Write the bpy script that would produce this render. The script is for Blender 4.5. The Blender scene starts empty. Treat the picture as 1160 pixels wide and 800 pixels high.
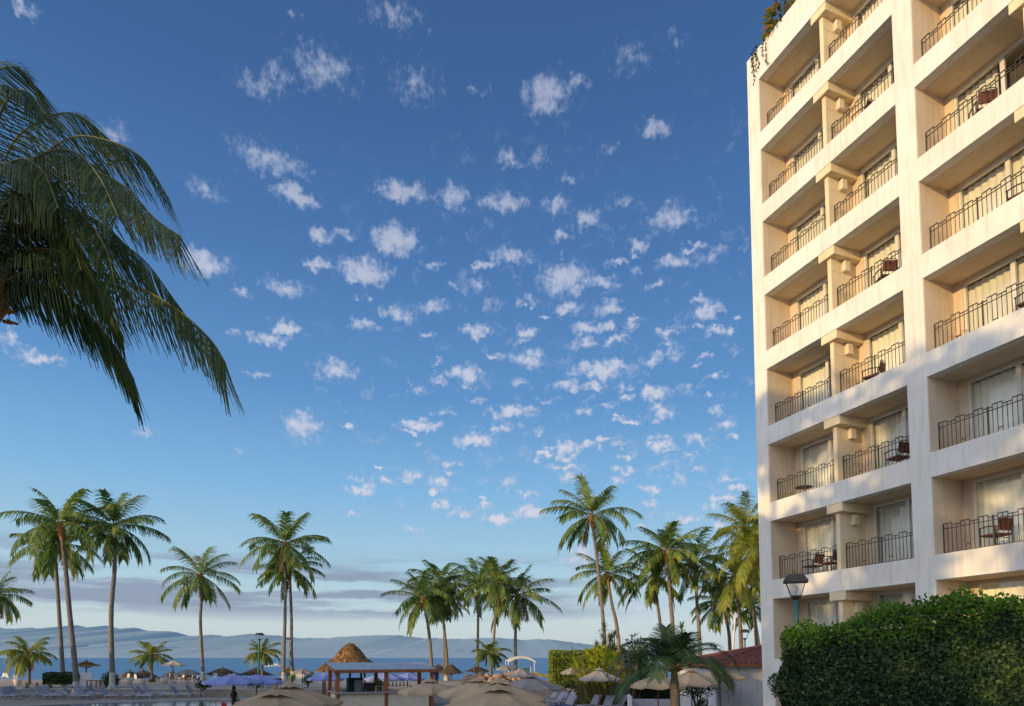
import bpy, math, random
from mathutils import Vector, Matrix, noise as mnoise
R = math.radians
rng = random.Random(7)
scene = bpy.context.scene
col = scene.collection

# ------------------------------------------------------------------ camera
FPX, PITCH, CYP, CAMZ = 739.36, 0.0668, 695.56, 3.4
cam_d = bpy.data.cameras.new("camera")
cam = bpy.data.objects.new("camera", cam_d)
col.objects.link(cam)
cam.location = (0, 0, CAMZ)
cam.rotation_euler = (math.pi / 2 + PITCH, 0, 0)
cam_d.sensor_width = 36
cam_d.lens = 36 * FPX / 1160
cam_d.shift_y = (CYP - 400) / 1160
cam_d.clip_start = 0.1
cam_d.clip_end = 90000
scene.camera = cam
CP, SP = math.cos(PITCH), math.sin(PITCH)


def ray(px, py):
    x = (px - 580) / FPX
    u = (CYP - py) / FPX
    return Vector((x, CP - u * SP, SP + u * CP))


def at(px, py, Y):
    """world point seen at photo position (px,py) when it stands Y metres ahead"""
    d = ray(px, py)
    s = Y / d.y
    return Vector((d.x * s, Y, CAMZ + d.z * s))


def ground_z(Y):
    if Y < 58: return 0.0
    if Y < 84: return 0.6
    if Y < 86: return 0.6 - (Y - 84) * .5
    return -.4 - (Y - 86) * 1.0 / 50


# ------------------------------------------------------------------ mesh helpers
class MB:
    def __init__(s):
        s.v, s.f, s.m, s.smooth = [], [], [], []

    def face(s, pts, mi=0, sm=False):
        n = len(s.v)
        s.v += [tuple(p) for p in pts]
        s.f.append(tuple(range(n, n + len(pts))))
        s.m.append(mi)
        s.smooth.append(sm)

    def raw(s, vs, fs, mi=0, sm=False):
        n = len(s.v)
        s.v += [tuple(p) for p in vs]
        for f in fs:
            s.f.append(tuple(i + n for i in f))
            s.m.append(mi)
            s.smooth.append(sm)

    def box(s, x0, x1, y0, y1, z0, z1, mi=0, M=None):
        vs = [Vector(p) for p in ((x0, y0, z0), (x1, y0, z0), (x1, y1, z0), (x0, y1, z0),
                                  (x0, y0, z1), (x1, y0, z1), (x1, y1, z1), (x0, y1, z1))]
        if M is not None: vs = [M @ p for p in vs]
        s.raw(vs, [(0, 3, 2, 1), (4, 5, 6, 7), (0, 1, 5, 4), (1, 2, 6, 5), (2, 3, 7, 6), (3, 0, 4, 7)], mi)

    def bbox(s, x0, x1, y0, y1, z0, z1, b=.01, mi=0, M=None):
        """box with chamfered edges"""
        b = min(b, (x1 - x0) * .45, (y1 - y0) * .45, (z1 - z0) * .45)
        vs, idx = [], {}
        X, Y, Z = (x0, x1), (y0, y1), (z0, z1)
        for i in (0, 1):
            for j in (0, 1):
                for k in (0, 1):
                    sx, sy, sz = (1 if i == 0 else -1), (1 if j == 0 else -1), (1 if k == 0 else -1)
                    c = Vector((X[i], Y[j], Z[k]))
                    for a, o in (('x', (0, sy * b, sz * b)), ('y', (sx * b, 0, sz * b)), ('z', (sx * b, sy * b, 0))):
                        idx[(i, j, k, a)] = len(vs)
                        vs.append(c + Vector(o))
        F = []
        for i in (0, 1):
            F.append([idx[(i, 0, 0, 'x')], idx[(i, 1, 0, 'x')], idx[(i, 1, 1, 'x')], idx[(i, 0, 1, 'x')]])
            F.append([idx[(0, i, 0, 'y')], idx[(1, i, 0, 'y')], idx[(1, i, 1, 'y')], idx[(0, i, 1, 'y')]])
            F.append([idx[(0, 0, i, 'z')], idx[(1, 0, i, 'z')], idx[(1, 1, i, 'z')], idx[(0, 1, i, 'z')]])
            for j in (0, 1):
                F.append([idx[(i, j, 0, 'x')], idx[(i, j, 1, 'x')], idx[(i, j, 1, 'y')], idx[(i, j, 0, 'y')]])
                F.append([idx[(i, 0, j, 'x')], idx[(i, 1, j, 'x')], idx[(i, 1, j, 'z')], idx[(i, 0, j, 'z')]])
                F.append([idx[(0, i, j, 'y')], idx[(1, i, j, 'y')], idx[(1, i, j, 'z')], idx[(0, i, j, 'z')]])
                for k in (0, 1):
                    F.append([idx[(i, j, k, 'x')], idx[(i, j, k, 'y')], idx[(i, j, k, 'z')]])
        ctr = Vector(((x0 + x1) / 2, (y0 + y1) / 2, (z0 + z1) / 2))
        for f in F:
            n = (vs[f[1]] - vs[f[0]]).cross(vs[f[2]] - vs[f[0]])
            m = sum((vs[q] for q in f), Vector()) / len(f)
            if n.dot(m - ctr) < 0: f.reverse()
        if M is not None: vs = [M @ p for p in vs]
        s.raw(vs, F, mi)

    def tube(s, pts, rad, n=8, mi=0, cap=True, sm=True):
        pts = [Vector(p) for p in pts]
        if not hasattr(rad, '__len__'): rad = [rad] * len(pts)
        vs, fs = [], []
        t0 = (pts[1] - pts[0]).normalized()
        a = t0.orthogonal().normalized()
        for i, p in enumerate(pts):
            t = (pts[min(i + 1, len(pts) - 1)] - pts[max(i - 1, 0)]).normalized()
            a = (a - t * a.dot(t)).normalized()
            b = t.cross(a)
            for k in range(n):
                th = 2 * math.pi * k / n
                vs.append(p + (a * math.cos(th) + b * math.sin(th)) * rad[i])
        for i in range(len(pts) - 1):
            for k in range(n):
                k2 = (k + 1) % n
                fs.append((i * n + k, i * n + k2, (i + 1) * n + k2, (i + 1) * n + k))
        s.raw(vs, fs, mi, sm)
        if cap:
            s.raw(vs[:n][::-1], [tuple(range(n))], mi)
            s.raw(vs[-n:], [tuple(range(n))], mi)

    def bar(s, p, q, w, mi=0):
        s.tube([p, q], w * .7, 4, mi, True, False)

    def lathe(s, prof, n=16, o=(0, 0, 0), mi=0, sm=True, closed=False):
        o = Vector(o)
        vs, fs = [], []
        for r, z in prof:
            for k in range(n):
                th = 2 * math.pi * k / n
                vs.append(o + Vector((r * math.cos(th), r * math.sin(th), z)))
        for i in range(len(prof) - 1):
            for k in range(n):
                k2 = (k + 1) % n
                fs.append((i * n + k, i * n + k2, (i + 1) * n + k2, (i + 1) * n + k))
        s.raw(vs, fs, mi, sm)

    def ball(s, c, r, mi=0, n=8, jit=0, rg=None, sq=(1, 1, 1)):
        c = Vector(c)
        vs, fs = [], []
        m = n // 2 + 1
        off = Vector((rg.random() * 50, rg.random() * 50, 0)) if rg else Vector()
        for i in range(m + 1):
            ph = math.pi * i / m
            for k in range(n):
                th = 2 * math.pi * k / n
                d = Vector((math.sin(ph) * math.cos(th), math.sin(ph) * math.sin(th), math.cos(ph)))
                rr = r * (1 + (jit * mnoise.noise(d * 1.3 + off) if jit else 0))
                vs.append(c + Vector((d.x * sq[0], d.y * sq[1], d.z * sq[2])) * rr)
        for i in range(m):
            for k in range(n):
                k2 = (k + 1) % n
                fs.append((i * n + k, (i + 1) * n + k, (i + 1) * n + k2, i * n + k2))
        s.raw(vs, fs, mi, True)

    def mesh(s, name):
        me = bpy.data.meshes.new(name)
        me.from_pydata(s.v, [], s.f)
        me.polygons.foreach_set('material_index', s.m)
        me.polygons.foreach_set('use_smooth', s.smooth)
        me.update()
        return me


def obj(name, mb, mats, parent=None, loc=None, rz=None):
    me = mb.mesh(name) if isinstance(mb, MB) else mb
    if not isinstance(mats, (list, tuple)): mats = [mats]
    if not me.materials:
        for m in mats: me.materials.append(m)
    o = bpy.data.objects.new(name, me)
    col.objects.link(o)
    if parent: o.parent = parent
    if loc is not None: o.location = loc
    if rz is not None: o.rotation_euler = (0, 0, rz)
    return o


def tag(o, label, cat, group=None):
    o['label'] = label
    o['category'] = cat
    if group: o['group'] = group
    return o


def thing(name, label, cat, loc=(0, 0, 0), rz=0, group=None):
    o = bpy.data.objects.new(name, None)
    o.empty_display_size = .2
    col.objects.link(o)
    o.location = loc
    o.rotation_euler = (0, 0, rz)
    return tag(o, label, cat, group)


def dup(root, loc, rz, label=None, group=None, scale=None):
    r = root.copy()
    col.objects.link(r)
    r.location = loc
    r.rotation_euler = (0, 0, rz)
    if scale: r.scale = (scale,) * 3
    if label: r['label'] = label
    if group: r['group'] = group
    for ch in list(root.children):
        c = ch.copy()
        col.objects.link(c)
        c.parent = r
        for g in list(ch.children):
            d = g.copy()
            col.objects.link(d)
            d.parent = c
    return r


def struct(name, mb, mat):
    o = obj(name, mb, mat)
    o['kind'] = 'structure'
    return o


# ------------------------------------------------------------------ materials
def newmat(name):
    m = bpy.data.materials.new(name)
    m.use_nodes = True
    nt = m.node_tree
    b = nt.nodes['Principled BSDF']
    return m, nt, b


def N(nt, typ, **kw):
    n = nt.nodes.new(typ)
    for k, v in kw.items(): setattr(n, k, v)
    return n


def mat(name, c1, c2=None, scale=3.0, rough=.8, bump=0.0, bscale=None, spec=.3, metal=0, stretch=None,
        rnd=0.0, coarse=None):
    m, nt, b = newmat(name)
    c2 = c2 or tuple(x * .8 for x in c1)
    tc = N(nt, 'ShaderNodeTexCoord')
    vec = tc.outputs['Object']
    if stretch:
        mp = N(nt, 'ShaderNodeMapping')
        mp.inputs['Scale'].default_value = stretch
        nt.links.new(vec, mp.inputs[0])
        vec = mp.outputs[0]
    no = N(nt, 'ShaderNodeTexNoise')
    no.inputs['Scale'].default_value = scale
    no.inputs['Detail'].default_value = 6
    nt.links.new(vec, no.inputs['Vector'])
    rp = N(nt, 'ShaderNodeValToRGB')
    rp.color_ramp.elements[0].position = .3
    rp.color_ramp.elements[1].position = .7
    rp.color_ramp.elements[0].color = (*c1, 1)
    rp.color_ramp.elements[1].color = (*c2, 1)
    nt.links.new(no.outputs['Fac'], rp.inputs[0])
    out = rp.outputs[0]
    if coarse:      # second, larger and weaker mottling
        n2 = N(nt, 'ShaderNodeTexNoise')
        n2.inputs['Scale'].default_value = coarse[0]
        n2.inputs['Detail'].default_value = 4
        nt.links.new(tc.outputs['Object'], n2.inputs['Vector'])
        mx = N(nt, 'ShaderNodeMix', data_type='RGBA', blend_type='MULTIPLY')
        r2 = N(nt, 'ShaderNodeValToRGB')
        r2.color_ramp.elements[0].position = .35
        r2.color_ramp.elements[1].position = .62
        v = 1 - coarse[1]
        r2.color_ramp.elements[0].color = (v, v, v * .97, 1)
        r2.color_ramp.elements[1].color = (1, 1, 1, 1)
        nt.links.new(n2.outputs['Fac'], r2.inputs[0])
        mx.inputs['Factor'].default_value = 1
        nt.links.new(out, mx.inputs[6])
        nt.links.new(r2.outputs[0], mx.inputs[7])
        out = mx.outputs[2]
    if rnd:
        oi = N(nt, 'ShaderNodeObjectInfo')
        hs = N(nt, 'ShaderNodeHueSaturation')
        ma = N(nt, 'ShaderNodeMath', operation='MULTIPLY_ADD')
        nt.links.new(oi.outputs['Random'], ma.inputs[0])
        ma.inputs[1].default_value = rnd
        ma.inputs[2].default_value = 1 - rnd / 2
        nt.links.new(ma.outputs[0], hs.inputs['Value'])
        nt.links.new(out, hs.inputs['Color'])
        out = hs.outputs[0]
    nt.links.new(out, b.inputs['Base Color'])
    b.inputs['Roughness'].default_value = rough
    b.inputs['Specular IOR Level'].default_value = spec
    b.inputs['Metallic'].default_value = metal
    if bump:
        bn = N(nt, 'ShaderNodeTexNoise')
        bn.inputs['Scale'].default_value = bscale or scale * 8
        bn.inputs['Detail'].default_value = 5
        nt.links.new(vec, bn.inputs['Vector'])
        bp = N(nt, 'ShaderNodeBump')
        bp.inputs['Strength'].default_value = bump
        bp.inputs['Distance'].default_value = .05
        nt.links.new(bn.outputs['Fac'], bp.inputs['Height'])
        nt.links.new(bp.outputs[0], b.inputs['Normal'])
    return m


def leafmat(name, cols, trans=.35, rough=.5, rnd=.5, nscale=.6, spec=.35):
    """foliage: colour differs leaf by leaf and in clumps, some light passes through"""
    m, nt, b = newmat(name)
    geo = N(nt, 'ShaderNodeNewGeometry')
    tc = N(nt, 'ShaderNodeTexCoord')
    oi = N(nt, 'ShaderNodeObjectInfo')
    no = N(nt, 'ShaderNodeTexNoise')
    no.inputs['Scale'].default_value = nscale
    no.inputs['Detail'].default_value = 3
    va = N(nt, 'ShaderNodeVectorMath', operation='ADD')
    nt.links.new(tc.outputs['Object'], va.inputs[0])
    nt.links.new(oi.outputs['Location'], va.inputs[1])
    nt.links.new(va.outputs[0], no.inputs['Vector'])
    m1 = N(nt, 'ShaderNodeMath', operation='MULTIPLY_ADD')
    nt.links.new(geo.outputs['Random Per Island'], m1.inputs[0])
    m1.inputs[1].default_value = rnd
    nt.links.new(no.outputs['Fac'], m1.inputs[2])
    m2 = N(nt, 'ShaderNodeMath', operation='SUBTRACT')
    nt.links.new(m1.outputs[0], m2.inputs[0])
    m2.inputs[1].default_value = rnd / 2
    rp = N(nt, 'ShaderNodeValToRGB')
    el = rp.color_ramp.elements
    k = len(cols)
    for i, c in enumerate(cols):
        pos = .25 + .5 * i / (k - 1)
        e = el[0] if i == 0 else (el[-1] if i == k - 1 else el.new(pos))
        e.position = pos
        e.color = (*c, 1)
    nt.links.new(m2.outputs[0], rp.inputs[0])
    nt.links.new(rp.outputs[0], b.inputs['Base Color'])
    b.inputs['Roughness'].default_value = rough
    b.inputs['Specular IOR Level'].default_value = spec
    tr = N(nt, 'ShaderNodeBsdfTranslucent')
    hs = N(nt, 'ShaderNodeHueSaturation')
    hs.inputs['Value'].default_value = 1.5
    nt.links.new(rp.outputs[0], hs.inputs['Color'])
    nt.links.new(hs.outputs[0], tr.inputs['Color'])
    mx = N(nt, 'ShaderNodeMixShader')
    mx.inputs[0].default_value = trans
    nt.links.new(b.outputs[0], mx.inputs[1])
    nt.links.new(tr.outputs[0], mx.inputs[2])
    nt.links.new(mx.outputs[0], nt.nodes['Material Output'].inputs['Surface'])
    return m


def paintmat(name, c, stain=.25, rough=.85):
    """painted render: faint trowel bump, broad mottling and vertical rain streaks"""
    m, nt, b = newmat(name)
    tc = N(nt, 'ShaderNodeTexCoord')

    def ns(scale, sc, det=5):
        mp = N(nt, 'ShaderNodeMapping')
        mp.inputs['Scale'].default_value = sc
        nt.links.new(tc.outputs['Object'], mp.inputs[0])
        n = N(nt, 'ShaderNodeTexNoise')
        n.inputs['Scale'].default_value = scale
        n.inputs['Detail'].default_value = det
        nt.links.new(mp.outputs[0], n.inputs['Vector'])
        return n.outputs['Fac']

    def ramp(src, a, bb, v):
        r = N(nt, 'ShaderNodeValToRGB')
        r.color_ramp.elements[0].position = a
        r.color_ramp.elements[1].position = bb
        r.color_ramp.elements[0].color = (v, v * .98, v * .94, 1)
        r.color_ramp.elements[1].color = (1, 1, 1, 1)
        nt.links.new(src, r.inputs[0])
        return r.outputs[0]
    x = None
    for o in (ramp(ns(.7, (1, 1, 1)), .3, .65, 1 - stain * .6), ramp(ns(2.2, (2.5, 2.5, .25)), .28, .5, 1 - stain * .8),
              ramp(ns(14, (1, 1, 1)), .2, .6, 1 - stain * .3)):
        mx = N(nt, 'ShaderNodeMix', data_type='RGBA', blend_type='MULTIPLY')
        mx.inputs['Factor'].default_value = 1
        if x is None: mx.inputs[6].default_value = (*c, 1)
        else: nt.links.new(x, mx.inputs[6])
        nt.links.new(o, mx.inputs[7])
        x = mx.outputs[2]
    nt.links.new(x, b.inputs['Base Color'])
    b.inputs['Roughness'].default_value = rough
    b.inputs['Specular IOR Level'].default_value = .25
    bp = N(nt, 'ShaderNodeBump')
    bp.inputs['Strength'].default_value = .25
    bp.inputs['Distance'].default_value = .02
    nt.links.new(ns(9, (1, 1, 1), 8), bp.inputs['Height'])
    nt.links.new(bp.outputs[0], b.inputs['Normal'])
    return m


def glassmat(name, tint=(.94, .96, .94), base=.06):
    m, nt, b = newmat(name)
    nt.nodes.remove(b)
    t = N(nt, 'ShaderNodeBsdfTransparent')
    t.inputs[0].default_value = (*tint, 1)
    g = N(nt, 'ShaderNodeBsdfGlossy')
    g.inputs['Roughness'].default_value = .02
    fr = N(nt, 'ShaderNodeLayerWeight')
    fr.inputs['Blend'].default_value = .5
    pw = N(nt, 'ShaderNodeMath', operation='POWER')
    nt.links.new(fr.outputs['Facing'], pw.inputs[0])
    pw.inputs[1].default_value = 4
    ma = N(nt, 'ShaderNodeMath', operation='MULTIPLY_ADD')
    nt.links.new(pw.outputs[0], ma.inputs[0])
    ma.inputs[1].default_value = .75
    ma.inputs[2].default_value = base
    mx = N(nt, 'ShaderNodeMixShader')
    nt.links.new(ma.outputs[0], mx.inputs[0])
    nt.links.new(t.outputs[0], mx.inputs[1])
    nt.links.new(g.outputs[0], mx.inputs[2])
    nt.links.new(mx.outputs[0], nt.nodes['Material Output'].inputs['Surface'])
    return m


M = {}
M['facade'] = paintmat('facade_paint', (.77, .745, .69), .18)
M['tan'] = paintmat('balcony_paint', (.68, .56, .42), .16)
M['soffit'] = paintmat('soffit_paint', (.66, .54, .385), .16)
M['cream'] = paintmat('cream_paint', (.78, .64, .42), .13)
M['whitewall'] = paintmat('white_wall_paint', (.70, .72, .74), .2)
M['iron'] = mat('wrought_iron', (.055, .046, .036), (.085, .068, .05), 9, .55, .1)
M['alu'] = mat('white_aluminium', (.72, .70, .64), (.62, .60, .55), 4, .45)
M['curtain'] = mat('curtain_cloth', (.86, .83, .74), (.72, .70, .61), 2.5, .9, stretch=(3, 3, .3), rnd=.3)
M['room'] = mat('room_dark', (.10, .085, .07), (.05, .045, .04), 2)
M['glass'] = glassmat('window_glass')
M['lampglass'] = glassmat('lantern_glass', (.86, .90, .93), .14)
M['terracotta'] = mat('roof_tile', (.25, .085, .06), (.17, .055, .045), 5, .85, .5)
M['trunk'] = mat('palm_bark', (.27, .225, .185), (.15, .125, .10), 3, .95, .7, 14, stretch=(1, 1, 3.2), rnd=.25)
M['bark'] = mat('tree_bark', (.15, .11, .08), (.09, .07, .05), 3, .95, .8)
M['whitewash'] = mat('whitewash', (.62, .58, .52), (.42, .38, .34), 5, .9, .2)
M['boot'] = mat('palm_boot_fibre', (.50, .24, .075), (.30, .15, .06), 8, .9, .6)
M['coco'] = mat('coconut_husk', (.40, .24, .06), (.22, .2, .05), 3, .7)
M['palm'] = leafmat('palm_leaf', [(.030, .070, .018), (.065, .125, .028), (.125, .185, .036), (.24, .25, .05)], .35, .45, .5, .45)
M['palm_y'] = leafmat('palm_leaf_golden', [(.075, .13, .020), (.16, .22, .030), (.28, .30, .045), (.40, .36, .055)], .35, .5, .4, .5)
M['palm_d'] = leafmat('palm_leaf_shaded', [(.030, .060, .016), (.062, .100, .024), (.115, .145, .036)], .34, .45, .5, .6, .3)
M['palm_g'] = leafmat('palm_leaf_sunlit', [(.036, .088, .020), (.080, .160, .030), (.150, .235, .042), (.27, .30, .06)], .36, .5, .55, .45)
M['palm_r'] = leafmat('palm_leaf_yellowish', [(.048, .105, .020), (.105, .185, .030), (.19, .265, .045), (.32, .33, .06)], .36, .5, .5, .45)
M['deadleaf'] = leafmat('dead_palm_leaf', [(.12, .075, .035), (.20, .13, .06), (.27, .19, .09)], .2, .8, .5, .6, .1)
M['palm_m'] = leafmat('young_palm_leaf', [(.024, .060, .020), (.050, .105, .030), (.095, .155, .04)], .3, .42, .5, .8, .4)
M['rachis'] = mat('palm_rachis', (.22, .20, .06), (.15, .13, .05), 4, .6)
M['ivy'] = leafmat('ivy_leaf', [(.011, .029, .015), (.022, .050, .024), (.038, .078, .034), (.08, .140, .046)], .22, .55, .55, .8, .22)
M['ivy_lit'] = leafmat('ivy_lit_leaf', [(.05, .13, .018), (.10, .21, .025), (.16, .28, .035)], .4, .55, .5, .9, .2)  # sun on the hedge top put into the leaf colour
M['core'] = mat('hedge_core', (.010, .018, .008), (.016, .024, .010), 5, 1, 0)  # near-black green, shade inside the foliage put into the colour
M['hedge_lit'] = leafmat('clipped_hedge_leaf', [(.11, .17, .015), (.19, .25, .022), (.28, .32, .03)], .3, .5, .5, .8)
M['bush'] = leafmat('bush_leaf', [(.015, .04, .01), (.03, .07, .015), (.06, .11, .025)], .25, .5, .5, .9)
M['yellowleaf'] = leafmat('yellow_broad_leaf', [(.15, .23, .018), (.28, .33, .025), (.45, .42, .03)], .4, .45, .5, .6)
M['spiky'] = leafmat('strap_leaf', [(.04, .06, .02), (.08, .11, .03), (.15, .16, .05)], .25, .45, .5, .8)
M['croton'] = leafmat('croton_leaf', [(.05, .10, .015), (.12, .16, .02), (.36, .24, .03), (.30, .12, .03)], .35, .45, .8, 1.2)
M['tree'] = leafmat('broad_tree_leaf', [(.02, .05, .012), (.04, .08, .02), (.07, .12, .03)], .3, .5, .5, .4)
M['thatch'] = mat('palm_thatch', (.62, .36, .13), (.17, .10, .05), 4, .95, .6, 20, stretch=(1, 1, .5))
M['thatch_d'] = mat('old_thatch', (.25, .17, .11), (.12, .085, .06), 6, .95, .6, 20)
M['canvas'] = mat('taupe_canvas', (.54, .39, .24), (.46, .33, .205), 2, .9, .1, 40, coarse=(.8, .12), rnd=.15)
M['canvas_g'] = mat('grey_canvas', (.34, .30, .265), (.28, .25, .22), 2, .9, .1, 40, coarse=(.8, .15), rnd=.15)
M['canvas_l'] = mat('light_canvas', (.66, .55, .40), (.56, .46, .34), 2, .9)
M['purple'] = mat('lavender_canvas', (.30, .35, .66), (.25, .29, .58), 2, .85, coarse=(.8, .12))
M['wood'] = mat('brown_timber', (.36, .13, .048), (.24, .08, .032), 4, .6, .3, 20, stretch=(1, 1, .2))
M['redpole'] = mat('red_brown_pole', (.22, .07, .04), (.15, .05, .03), 5, .6)
M['metalroof'] = mat('painted_metal_roof', (.36, .40, .46), (.30, .34, .40), 1.2, .4, .1, 6, spec=.5)
M['counter'] = mat('cream_counter', (.74, .64, .48), (.66, .56, .42), 2, .8)
M['ctop'] = mat('grey_worktop', (.38, .36, .33), (.28, .27, .25), 4, .5)
M['white'] = mat('white_plastic', (.70, .70, .70), (.60, .60, .61), 3, .5, rnd=.12)
M['loungerframe'] = mat('lounger_frame', (.52, .52, .54), (.44, .44, .46), 3, .5, rnd=.2)
M['board'] = mat('white_board', (.58, .58, .60), (.5, .5, .52), 3, .7)
M['sling'] = mat('pale_sling_fabric', (.36, .36, .41), (.26, .26, .30), 5, .85, rnd=.5)
M['red'] = mat('red_plastic', (.50, .028, .028), (.40, .02, .025), 3, .5)
M['weave'] = mat('red_brown_weave', (.20, .065, .045), (.10, .035, .028), 22, .75, .4, 60)
M['brownchair'] = mat('dark_brown_wood', (.14, .065, .04), (.09, .045, .03), 5, .6)
M['dark'] = mat('dark_plastic', (.03, .03, .033), (.05, .05, .055), 5, .5)
M['greencloth'] = mat('dark_green_cloth', (.012, .045, .04), (.008, .03, .03), 8, .9)
M['greenpaint'] = mat('green_paint', (.03, .16, .10), (.025, .12, .08), 3, .5)
M['teal'] = mat('teal_metal', (.035, .16, .21), (.025, .11, .16), 6, .5, .1)
M['skin'] = mat('skin', (.36, .20, .13), (.30, .16, .10), 10, .6)
M['hair'] = mat('black_hair', (.012, .010, .009), (.02, .016, .013), 20, .6)
M['navy'] = mat('navy_cloth', (.03, .035, .06), (.02, .025, .045), 9, .9)
M['blue'] = mat('blue_towel', (.06, .14, .42), (.05, .10, .32), 9, .95)
M['rock'] = mat('tan_boulder', (.42, .28, .17), (.26, .17, .11), 2.5, .95, .8, 7, rnd=.4)
M['sand'] = mat('beach_sand', (.46, .37, .30), (.36, .29, .235), 1.5, .95, .6, 5)
M['deck'] = mat('pool_deck_stone', (.35, .30, .26), (.27, .235, .205), .8, .9, .2, 9, coarse=(.15, .2))
M['wall'] = mat('retaining_wall_stone', (.38, .31, .25), (.27, .22, .18), 1.6, .9, .4, 6)
M['coping'] = mat('pale_coping', (.50, .45, .40), (.42, .38, .34), 2, .8)
M['poolwater'] = mat('pool_water', (.02, .055, .075), (.015, .04, .06), .5, .06, .3, 1.3, spec=.6)
M['yellowtarp'] = mat('yellow_canvas', (.62, .40, .05), (.50, .33, .05), 2, .85)
M['pot'] = mat('white_pot', (.72, .67, .58), (.6, .55, .48), 4, .8)
M['steps'] = mat('pale_stone', (.42, .41, .42), (.34, .33, .34), 2, .9)
M['dirt'] = mat('soil', (.12, .08, .05), (.08, .055, .04), 5, .95)


# ------------------------------------------------------------------ sun and sky
SUN_AZ = Vector((-.77, -.64, 0)).normalized()      # direction towards the sun, behind and left of the camera
SUN_EL = R(9.5)
sd = bpy.data.lights.new('sun', 'SUN')
sd.energy = 3.8
sd.angle = R(.55)
sd.color = (1, .68, .30)
so = bpy.data.objects.new('sun', sd)
col.objects.link(so)
tosun = Vector((SUN_AZ.x * math.cos(SUN_EL), SUN_AZ.y * math.cos(SUN_EL), math.sin(SUN_EL)))
so.rotation_euler = tosun.to_track_quat('Z', 'Y').to_euler()
so.location = (-30, -30, 40)

world = bpy.data.worlds.new("World")
world.use_nodes = True
wt = world.node_tree
bg = wt.nodes['Background']
SKY_STRENGTH = .12
sky = N(wt, 'ShaderNodeTexSky')
sky.sky_type = 'NISHITA'
sky.sun_disc = False
sky.sun_elevation = SUN_EL
sky.sun_rotation = math.atan2(SUN_AZ.x, SUN_AZ.y)
sky.altitude = 0
sky.air_density = 1.0
sky.dust_density = .6
sky.ozone_density = 2.0


def wm(op, a, b=None, c=None, clamp=False):
    n = N(wt, 'ShaderNodeMath', operation=op)
    n.use_clamp = clamp
    for i, x in enumerate((a, b, c)):
        if x is None: continue
        if isinstance(x, (int, float)): n.inputs[i].default_value = x
        else: wt.links.new(x, n.inputs[i])
    return n.outputs[0]


def wv(op, a, b=None, c=None, out=0):
    n = N(wt, 'ShaderNodeVectorMath', operation=op)
    for i, x in enumerate((a, b, c)):
        if x is None: continue
        if isinstance(x, tuple): n.inputs[i].default_value = x
        else: wt.links.new(x, n.inputs[i])
    return n.outputs[out]


def wsmooth(x, a, b):
    n = N(wt, 'ShaderNodeMapRange', interpolation_type='SMOOTHSTEP')
    n.inputs['From Min'].default_value = a
    n.inputs['From Max'].default_value = b
    wt.links.new(x, n.inputs['Value'])
    return n.outputs[0]


def wnoise(vec, scale, det=4, rough=.55):
    n = N(wt, 'ShaderNodeTexNoise')
    n.inputs['Scale'].default_value = scale
    n.inputs['Detail'].default_value = det
    n.inputs['Roughness'].default_value = rough
    wt.links.new(vec, n.inputs['Vector'])
    return n


def wmix(f, a, b):
    n = N(wt, 'ShaderNodeMix', data_type='RGBA')
    if isinstance(f, (int, float)): n.inputs['Factor'].default_value = f
    else: wt.links.new(f, n.inputs['Factor'])
    for i, x in ((6, a), (7, b)):
        if isinstance(x, tuple): n.inputs[i].default_value = (*x, 1)
        else: wt.links.new(x, n.inputs[i])
    return n.outputs[2]


tc = N(wt, 'ShaderNodeTexCoord')
sep = N(wt, 'ShaderNodeSeparateXYZ')
wt.links.new(wv('NORMALIZE', tc.outputs['Generated']), sep.inputs[0])
dx, dy, dz = sep.outputs
az = wm('ARCTAN2', dx, dy)
alt = wm('ARCSINE', dz)
cb = N(wt, 'ShaderNodeCombineXYZ')
wt.links.new(az, cb.inputs[0])
wt.links.new(alt, cb.inputs[1])
q0 = cb.outputs[0]
n1 = wnoise(q0, 42, 3)
n2 = wnoise(q0, 150, 3)
w1 = wv('MULTIPLY', wv('SUBTRACT', n1.outputs['Color'], (.5, .5, .5)), (.050, .030, 0))
w2 = wv('MULTIPLY', wv('SUBTRACT', n2.outputs['Color'], (.5, .5, .5)), (.016, .012, 0))
q = wv('ADD', wv('ADD', q0, w1), w2)


def azalt(px, py):
    d = ray(px, py).normalized()
    return math.atan2(d.x, d.y), math.asin(d.z)


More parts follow.
